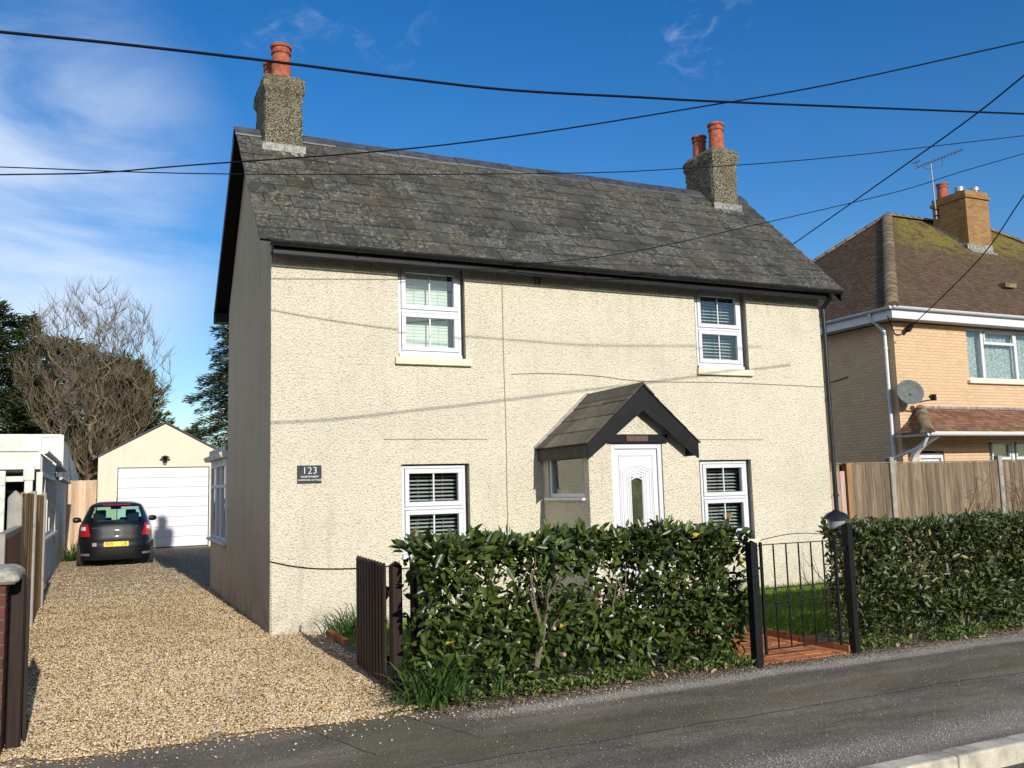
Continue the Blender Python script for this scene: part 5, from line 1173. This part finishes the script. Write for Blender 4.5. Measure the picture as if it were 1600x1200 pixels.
hedge('privet_hedge', 'smaller-leaved dusty green hedge right of the iron gate, below the brown fence', 4.44, 8.9, -3.86, -3.22, 1.065, 20000, .048, .095, m_laurel2,
      [(4.7, .012, .9, 0), (4.95, .016, .9, 0), (5.25, .012, .95, 0), (5.62, .026, .8, 0), (5.85, .014, .95, 0), (6.3, .014, .9, 0), (6.9, .016, .9, 0), (7.5, .015, .9, 0), (8.1, .015, .9, 0)],
      [(4.75, .72, .20, .35), (5.75, .70, .18, .35), (5.55, .25, .14, .5)], (6.4, -3.55, 0), ratio=.40, sink=.75)
# long shoots standing out of the hedge tops
# ---- strap leaved plants
def strap_plant(loc, n, L, w, label, group=None, name='strap_leaf_plant', mat=None, spread=.05, arch_=1.):
    V = []; F = []; R = []; S = 6
    for i in range(n):
        a = random.random()*2*pi; l = L*random.uniform(.6, 1.15); el = random.uniform(.15, 1.3); p = Vector(loc)+Vector((random.gauss(0, spread), random.gauss(0, spread), 0)); d = Vector((cos(a)*cos(el), sin(a)*cos(el), sin(el))); sd = Vector((-sin(a), cos(a), 0)); r = random.random(); b0 = len(V)
        for k in range(S+1):
            t = k/S; ww = w*(1-.1*k)*(1 if k < S else .15)*.5; V += [tuple(p+sd*ww), tuple(p-sd*ww)]
            p = p+d*(l/S); p.z = max(p.z, .006); d = (d+Vector((0, 0, -.30*arch_*t*2.2))).normalized()
        for k in range(S): F.append((b0+2*k, b0+2*k+1, b0+2*k+3, b0+2*k+2)); R.append(r)
    o = np_build(name, np.array(V)-np.array(loc), np.array(F), np.array(R), mat or m_strap, None); o.location = loc; WL[o.name] = Vector(loc)
    return tag(o, label, 'plant', group)
strap_plant((.52, -3.86, 0), 330, .40, .022, 'arching strap-leaved clump at the left foot of the laurel hedge', spread=.085)
strap_plant((.80, -.42, 0), 120, .40, .022, 'strap-leaved clump against the cottage wall behind the slatted gate', spread=.08)
strap_plant((1.02, -3.92, 0), 50, .26, .014, 'low strap-leaved tuft below the laurel hedge next to the large clump')
strap_plant((3.12, -3.97, 0), 80, .24, .014, 'grassy tuft at the foot of the laurel hedge beside the left gate post', spread=.06)
strap_plant((2.18, -3.95, 0), 36, .24, .012, 'sparse grassy tuft below the middle of the laurel hedge')
strap_plant((5.98, -3.90, 0), 70, .26, .014, 'grassy tuft at the foot of the right hedge', spread=.09)
strap_plant((-2.35, 15.2, 0), 110, .55, .05, 'leafy green clump at the end of the bungalow wall beside the parked car', spread=.12)
def weeds(name, n, fn, l0, l1, mat, label):
    P = fn(n); n = len(P); D = np.stack([rng.normal(0, .7, n), rng.normal(-.3, .6, n), rng.uniform(.1, 1., n)], 1); Nn = np.stack([rng.normal(0, .4, n), rng.normal(-.2, .4, n), np.ones(n)], 1)
    Ln = rng.uniform(l0, l1, n); V, F, R = leaves(P, D, Nn, Ln, Ln*.45, .2, .3); tag(np_build(name, V, F, R, mat), label, 'weeds', kind='stuff')
def wp(n):
    x = rng.uniform(.45, 8.8, n); y = -3.95+rng.normal(0, .07, n)+.05*np.sin(x*3.1); k = ~((x > 3.3) & (x < 4.5)); x, y = x[k], y[k]
    d = np.array([noise.noise((a*1.8, 3., 1.)) for a in x]); k = rng.random(len(x)) < np.clip(.6+d*1.6, .08, 1); x, y = x[k], y[k]
    return np.stack([x, y, np.abs(rng.normal(0, .035, len(x)))], 1)
weeds('weeds', 11000, wp, .018, .055, m_weed, 'low weeds and sprouting grass along the foot of both hedges')
def lp(n):
    x = rng.uniform(.5, 8, n); y = rng.uniform(-4.2, -3.9, n); k = ~((x > 3.3) & (x < 4.5)); return np.stack([x[k], y[k], np.full(k.sum(), .012)], 1)
m_dead = leaf_mat('dead_leaves', (.22, .12, .05), (.50, .36, .20), .7, .1)
weeds('fallen_leaves', 150, lp, .03, .07, m_dead, 'scattered dead leaves on the soil edge of the pavement')
# bare climber on the fence at the right edge
b = MB()
for k in range(9):
    pts, d = rand_tube(b, (11.9+.22*k+random.uniform(-.1, .1), FY-.12, random.uniform(.6, .9)), (random.uniform(-.6, .6), -.05, 1), random.uniform(.5, 1.2), .010, .004, 8, .25, 4)
    for q in range(5): rand_tube(b, pts[random.randint(2, 7)], (random.uniform(-1, 1), -.1, random.uniform(-.2, 1)), .35, .005, .002, 5, .3, 3)
tag(b.build('bare_climber', simple('red_brown_twigs', (.14, .065, .04), .8, .3, 10), None, loc=(12.6, FY-.1, 0)), 'bare reddish twiggy climber on the brown fence at the right edge', 'plant')

# ================================================================== TREES
def bare_tree(loc, H, label):
    E_ = empty('bare_tree', loc, label, 'tree'); o = np.array(loc, float); pos, par, base_r = [], [], {}
    def node(p, q): pos.append(np.array(p, float)); par.append(q); return len(pos)-1
    root = node(o+(0, 0, -.2), -1)
    for dx, tx, zt in ((-.45, -1.0, 3.4), (-.1, -.15, 4.2), (.25, .45, 3.8), (.1, .9, 3.0)):          # several trunks from one stool
        q = root
        for k in range(1, 8):
            t = k/7; q = node(o+(dx+(tx-dx)*t**1.4+random.gauss(0, .05), random.gauss(0, .06)+.2*dx*t, zt*t), q)
    n0 = len(pos); T = []
    while len(T) < 1500:
        v = rng.normal(0, 1, 3); v /= np.linalg.norm(v); v *= rng.random()**.42; c = o+(.05, 0, H*.60)+v*np.array([2.75, 2.4, H*.40])
        if c[2] > 2.4 and (c[2]-o[2]) > 1.6+1.45*abs(c[0]-o[0]-.05): T.append(c)
    T.sort(key=lambda c: np.linalg.norm(c-(o+(0, 0, 3.0)))); PA = np.array(pos)
    for c in T:
        d = c-PA; L = np.linalg.norm(d, axis=1); cost = L*(1+2.2*np.clip(.5-d[:, 2]/np.maximum(L, .05), 0, 2)); cost[:3] += 9; i = int(np.argmin(cost)); p = PA[i]; L_ = L[i]
        if L_ < .15: continue
        k = max(2, int(L_/.3)); q = i; new = []
        for m in range(1, k+1):
            t = m/k; x = p+(c-p)*t+np.array([0, 0, -.12*L_*sin(pi*t)])+rng.normal(0, .022, 3)*min(1, L_)*(m < k); q = node(x, q); new.append(x)
        PA = np.concatenate([PA, np.array(new)])
    n = len(pos); cnt = np.zeros(n); kids = [[] for _ in range(n)]
    for i in range(n-1, 0, -1): kids[par[i]].append(i)
    for i in range(n-1, -1, -1): cnt[i] += 1 if not kids[i] else 0; cnt[par[i]] += cnt[i] if i else 0
    rad = .0070*np.maximum(cnt, 1)**.45
    tk, tw = MB(), MB(); stack = [(root, None)]
    while stack:                                         # follow the thickest child so each branch is one tapering tube
        i, st = stack.pop(); ch = [] if st is None else [st]; ch.append(i); j = i
        while kids[j]:
            ks = sorted(kids[j], key=lambda a: -cnt[a])
            for a in ks[1:]: stack.append((a, j))
            j = ks[0]; ch.append(j)
        rr = [rad[a] for a in ch]; 
        if st is not None: rr[0] = rr[1]
        (tk if rr[0] > .05 else tw).tube([pos[a] for a in ch], rr, 7 if rr[0] > .05 else (4 if rr[0] > .02 else 3), cap=False)
        e = pos[ch[-1]]; dd = Vector(pos[ch[-1]]-pos[ch[-2]]).normalized()
        for k in range(8):
            b0 = Vector(pos[ch[max(0, len(ch)-1-random.randint(0, 3))]]); rand_tube(tw, b0, dd+Vector((random.gauss(0, .45), random.gauss(0, .45), random.uniform(.1, .6))), random.uniform(.35, .85), .0065, .003, 3, .12, 3, (0, 0, .08))
    tk.build('trunk', m_bark, E_, smooth='auto'); tw.build('crown', m_twig, E_)
def conifer(loc, H, Rb, label, mat, n, shape='cone', droop=-.1, fl=(.16, .34), seed=1, base=.3, name='conifer', up=.5):
    E_ = empty(name, loc, label, 'tree'); b = MB(); o = Vector(loc); b.tube([o+Vector((0, 0, -.2)), o+Vector((0, 0, H*.5)), o+Vector((.05, 0, H*.97))], [.22, .12, .02], 7)
    P, D, Ln = [], [], []; nb_ = 300
    for i in range(nb_):
        t = (i+.5)/nb_; z = base+(H-base)*t**1.0
        if shape == 'cone': R_ = Rb*(1-t)**.8+.12
        else: R_ = Rb*sqrt(max(0.02, 1-((t-.35)/.68)**2)) if t > .35 else Rb*(.8+.2*t/.35)
        a = i*2.399+random.uniform(-.5, .5); L = R_*random.uniform(.62, 1.12)*(1+.25*noise.noise((cos(a)*1.5+seed, sin(a)*1.5, z*.8)))
        d = Vector((cos(a), sin(a), up*random.uniform(.3, 1.2)+droop)); d.normalize(); p0 = o+Vector((0, 0, z)); p1 = p0+d*L
        if i % 2 == 0: b.tube([p0, p0+d*L*.5, p1+Vector((0, 0, droop*.3))], [.035, .02, .006], 4, cap=False)
        m = max(10, int(n/nb_*(L/Rb+.3)))
        for k in range(m):
            s = random.random()**.55; q = p0.lerp(p1, s)+Vector((0, 0, droop*s*s*L*.5)); wv = .16+.20*(1-s)*min(1, R_); side = Vector((-sin(a), cos(a), 0))
            q = q+side*random.gauss(0, wv*L*.35+.05)+Vector((0, 0, random.gauss(0, .07)))
            P.append(q); D.append(d+side*random.gauss(0, .6)+Vector((0, 0, random.gauss(.1, .35)))); Ln.append(random.uniform(*fl))
    P = np.array(P); D = np.array(D); Ln = np.array(Ln); k = len(P); Nn = np.stack([rng.normal(0, .5, k), rng.normal(0, .5, k), np.ones(k)], 1)
    r = np.clip(rng.random(k)*.6+.4*np.array([.5+noise.noise((p[0]*1.3, p[1]*1.3, p[2]*1.3)) for p in P]), 0, 1)
    V, F, R = leaves(P, D, Nn, Ln, Ln*.28, .1, .15, r); np_build('crown', V, F, R, mat, E_); b.build('trunk', m_bark, E_)
    return E_
bare_tree((-2.1, 26.5, -.1), 9.7, 'tall leafless tree with several brown trunks behind the far fence')
conifer((-6.4, 32, -.1), 9.6, 3.2, 'dark green conifer with layered branches at the left edge behind the bungalow', m_conifer, 30000, 'dome', seed=3, base=.5)
conifer((-3.2, 34, -.1), 8.6, 2.8, 'dark conifer directly behind the leafless tree', m_conifer, 22000, 'dome', seed=8, base=.5)
conifer((-4.9, 36, -.1), 10.2, 2.4, 'tallest blue-green conifer tip left of the leafless tree', m_spruce, 9000, 'cone', seed=12, base=.8, up=.6)
conifer((-1.1, 31, -.1), 6.9, 2.35, 'yellow-green dense conifer right of the leafless tree, above the garage roof', m_conifer2, 28000, 'dome', seed=5, base=.3, up=.9, droop=.15)
conifer((4.1, 30, -.1), 12.5, 3.6, 'spruce with drooping layered branches showing left of the cottage gable', m_spruce, 62000, 'cone', droop=-.35, fl=(.12, .27), seed=20, base=1.2, name='spruce', up=.35)
conifer((1.9, 37, -.1), 4.9, 1.6, 'small grey-green bush top just above the garage roof, right side', m_conifer2, 3500, 'dome', seed=22, base=.3, name='distant_shrub')

# ================================================================== ACROSS THE ROAD (unseen terrace, added to give the window panes a dark reflection)
op = empty('reflection_terrace', (8, -38, 0), 'long dark brick terrace, unseen, added across the road for reflections in the cottage windows', 'house')
m_opb = simple('dark_far_brick', (.10, .06, .045), .9, .3, 3)
b = MB().box(-34, 50, -44, -36, -.115, 5.0); b.build('wall', m_opb, op)
b = MB(); b.prism([(-34.4, -35.6, 4.9), (-34.4, -40, 8.2), (-34.4, -44.4, 4.9)], (84.8, 0, 0)); b.build('roof', simple('dark_far_slates', (.06, .06, .06), .8, .3, 3), op)
for k in range(14):
    x = -31+k*6
    for z in (.9, 3.2):
        w = MB().box(x-.7, x+.7, -36.0, -35.93, z, z+1.3).build('window', m_white, op); MB().box(x-.6, x+.6, -35.93, -35.92, z+.1, z+1.2).build('pane', m_room, w)
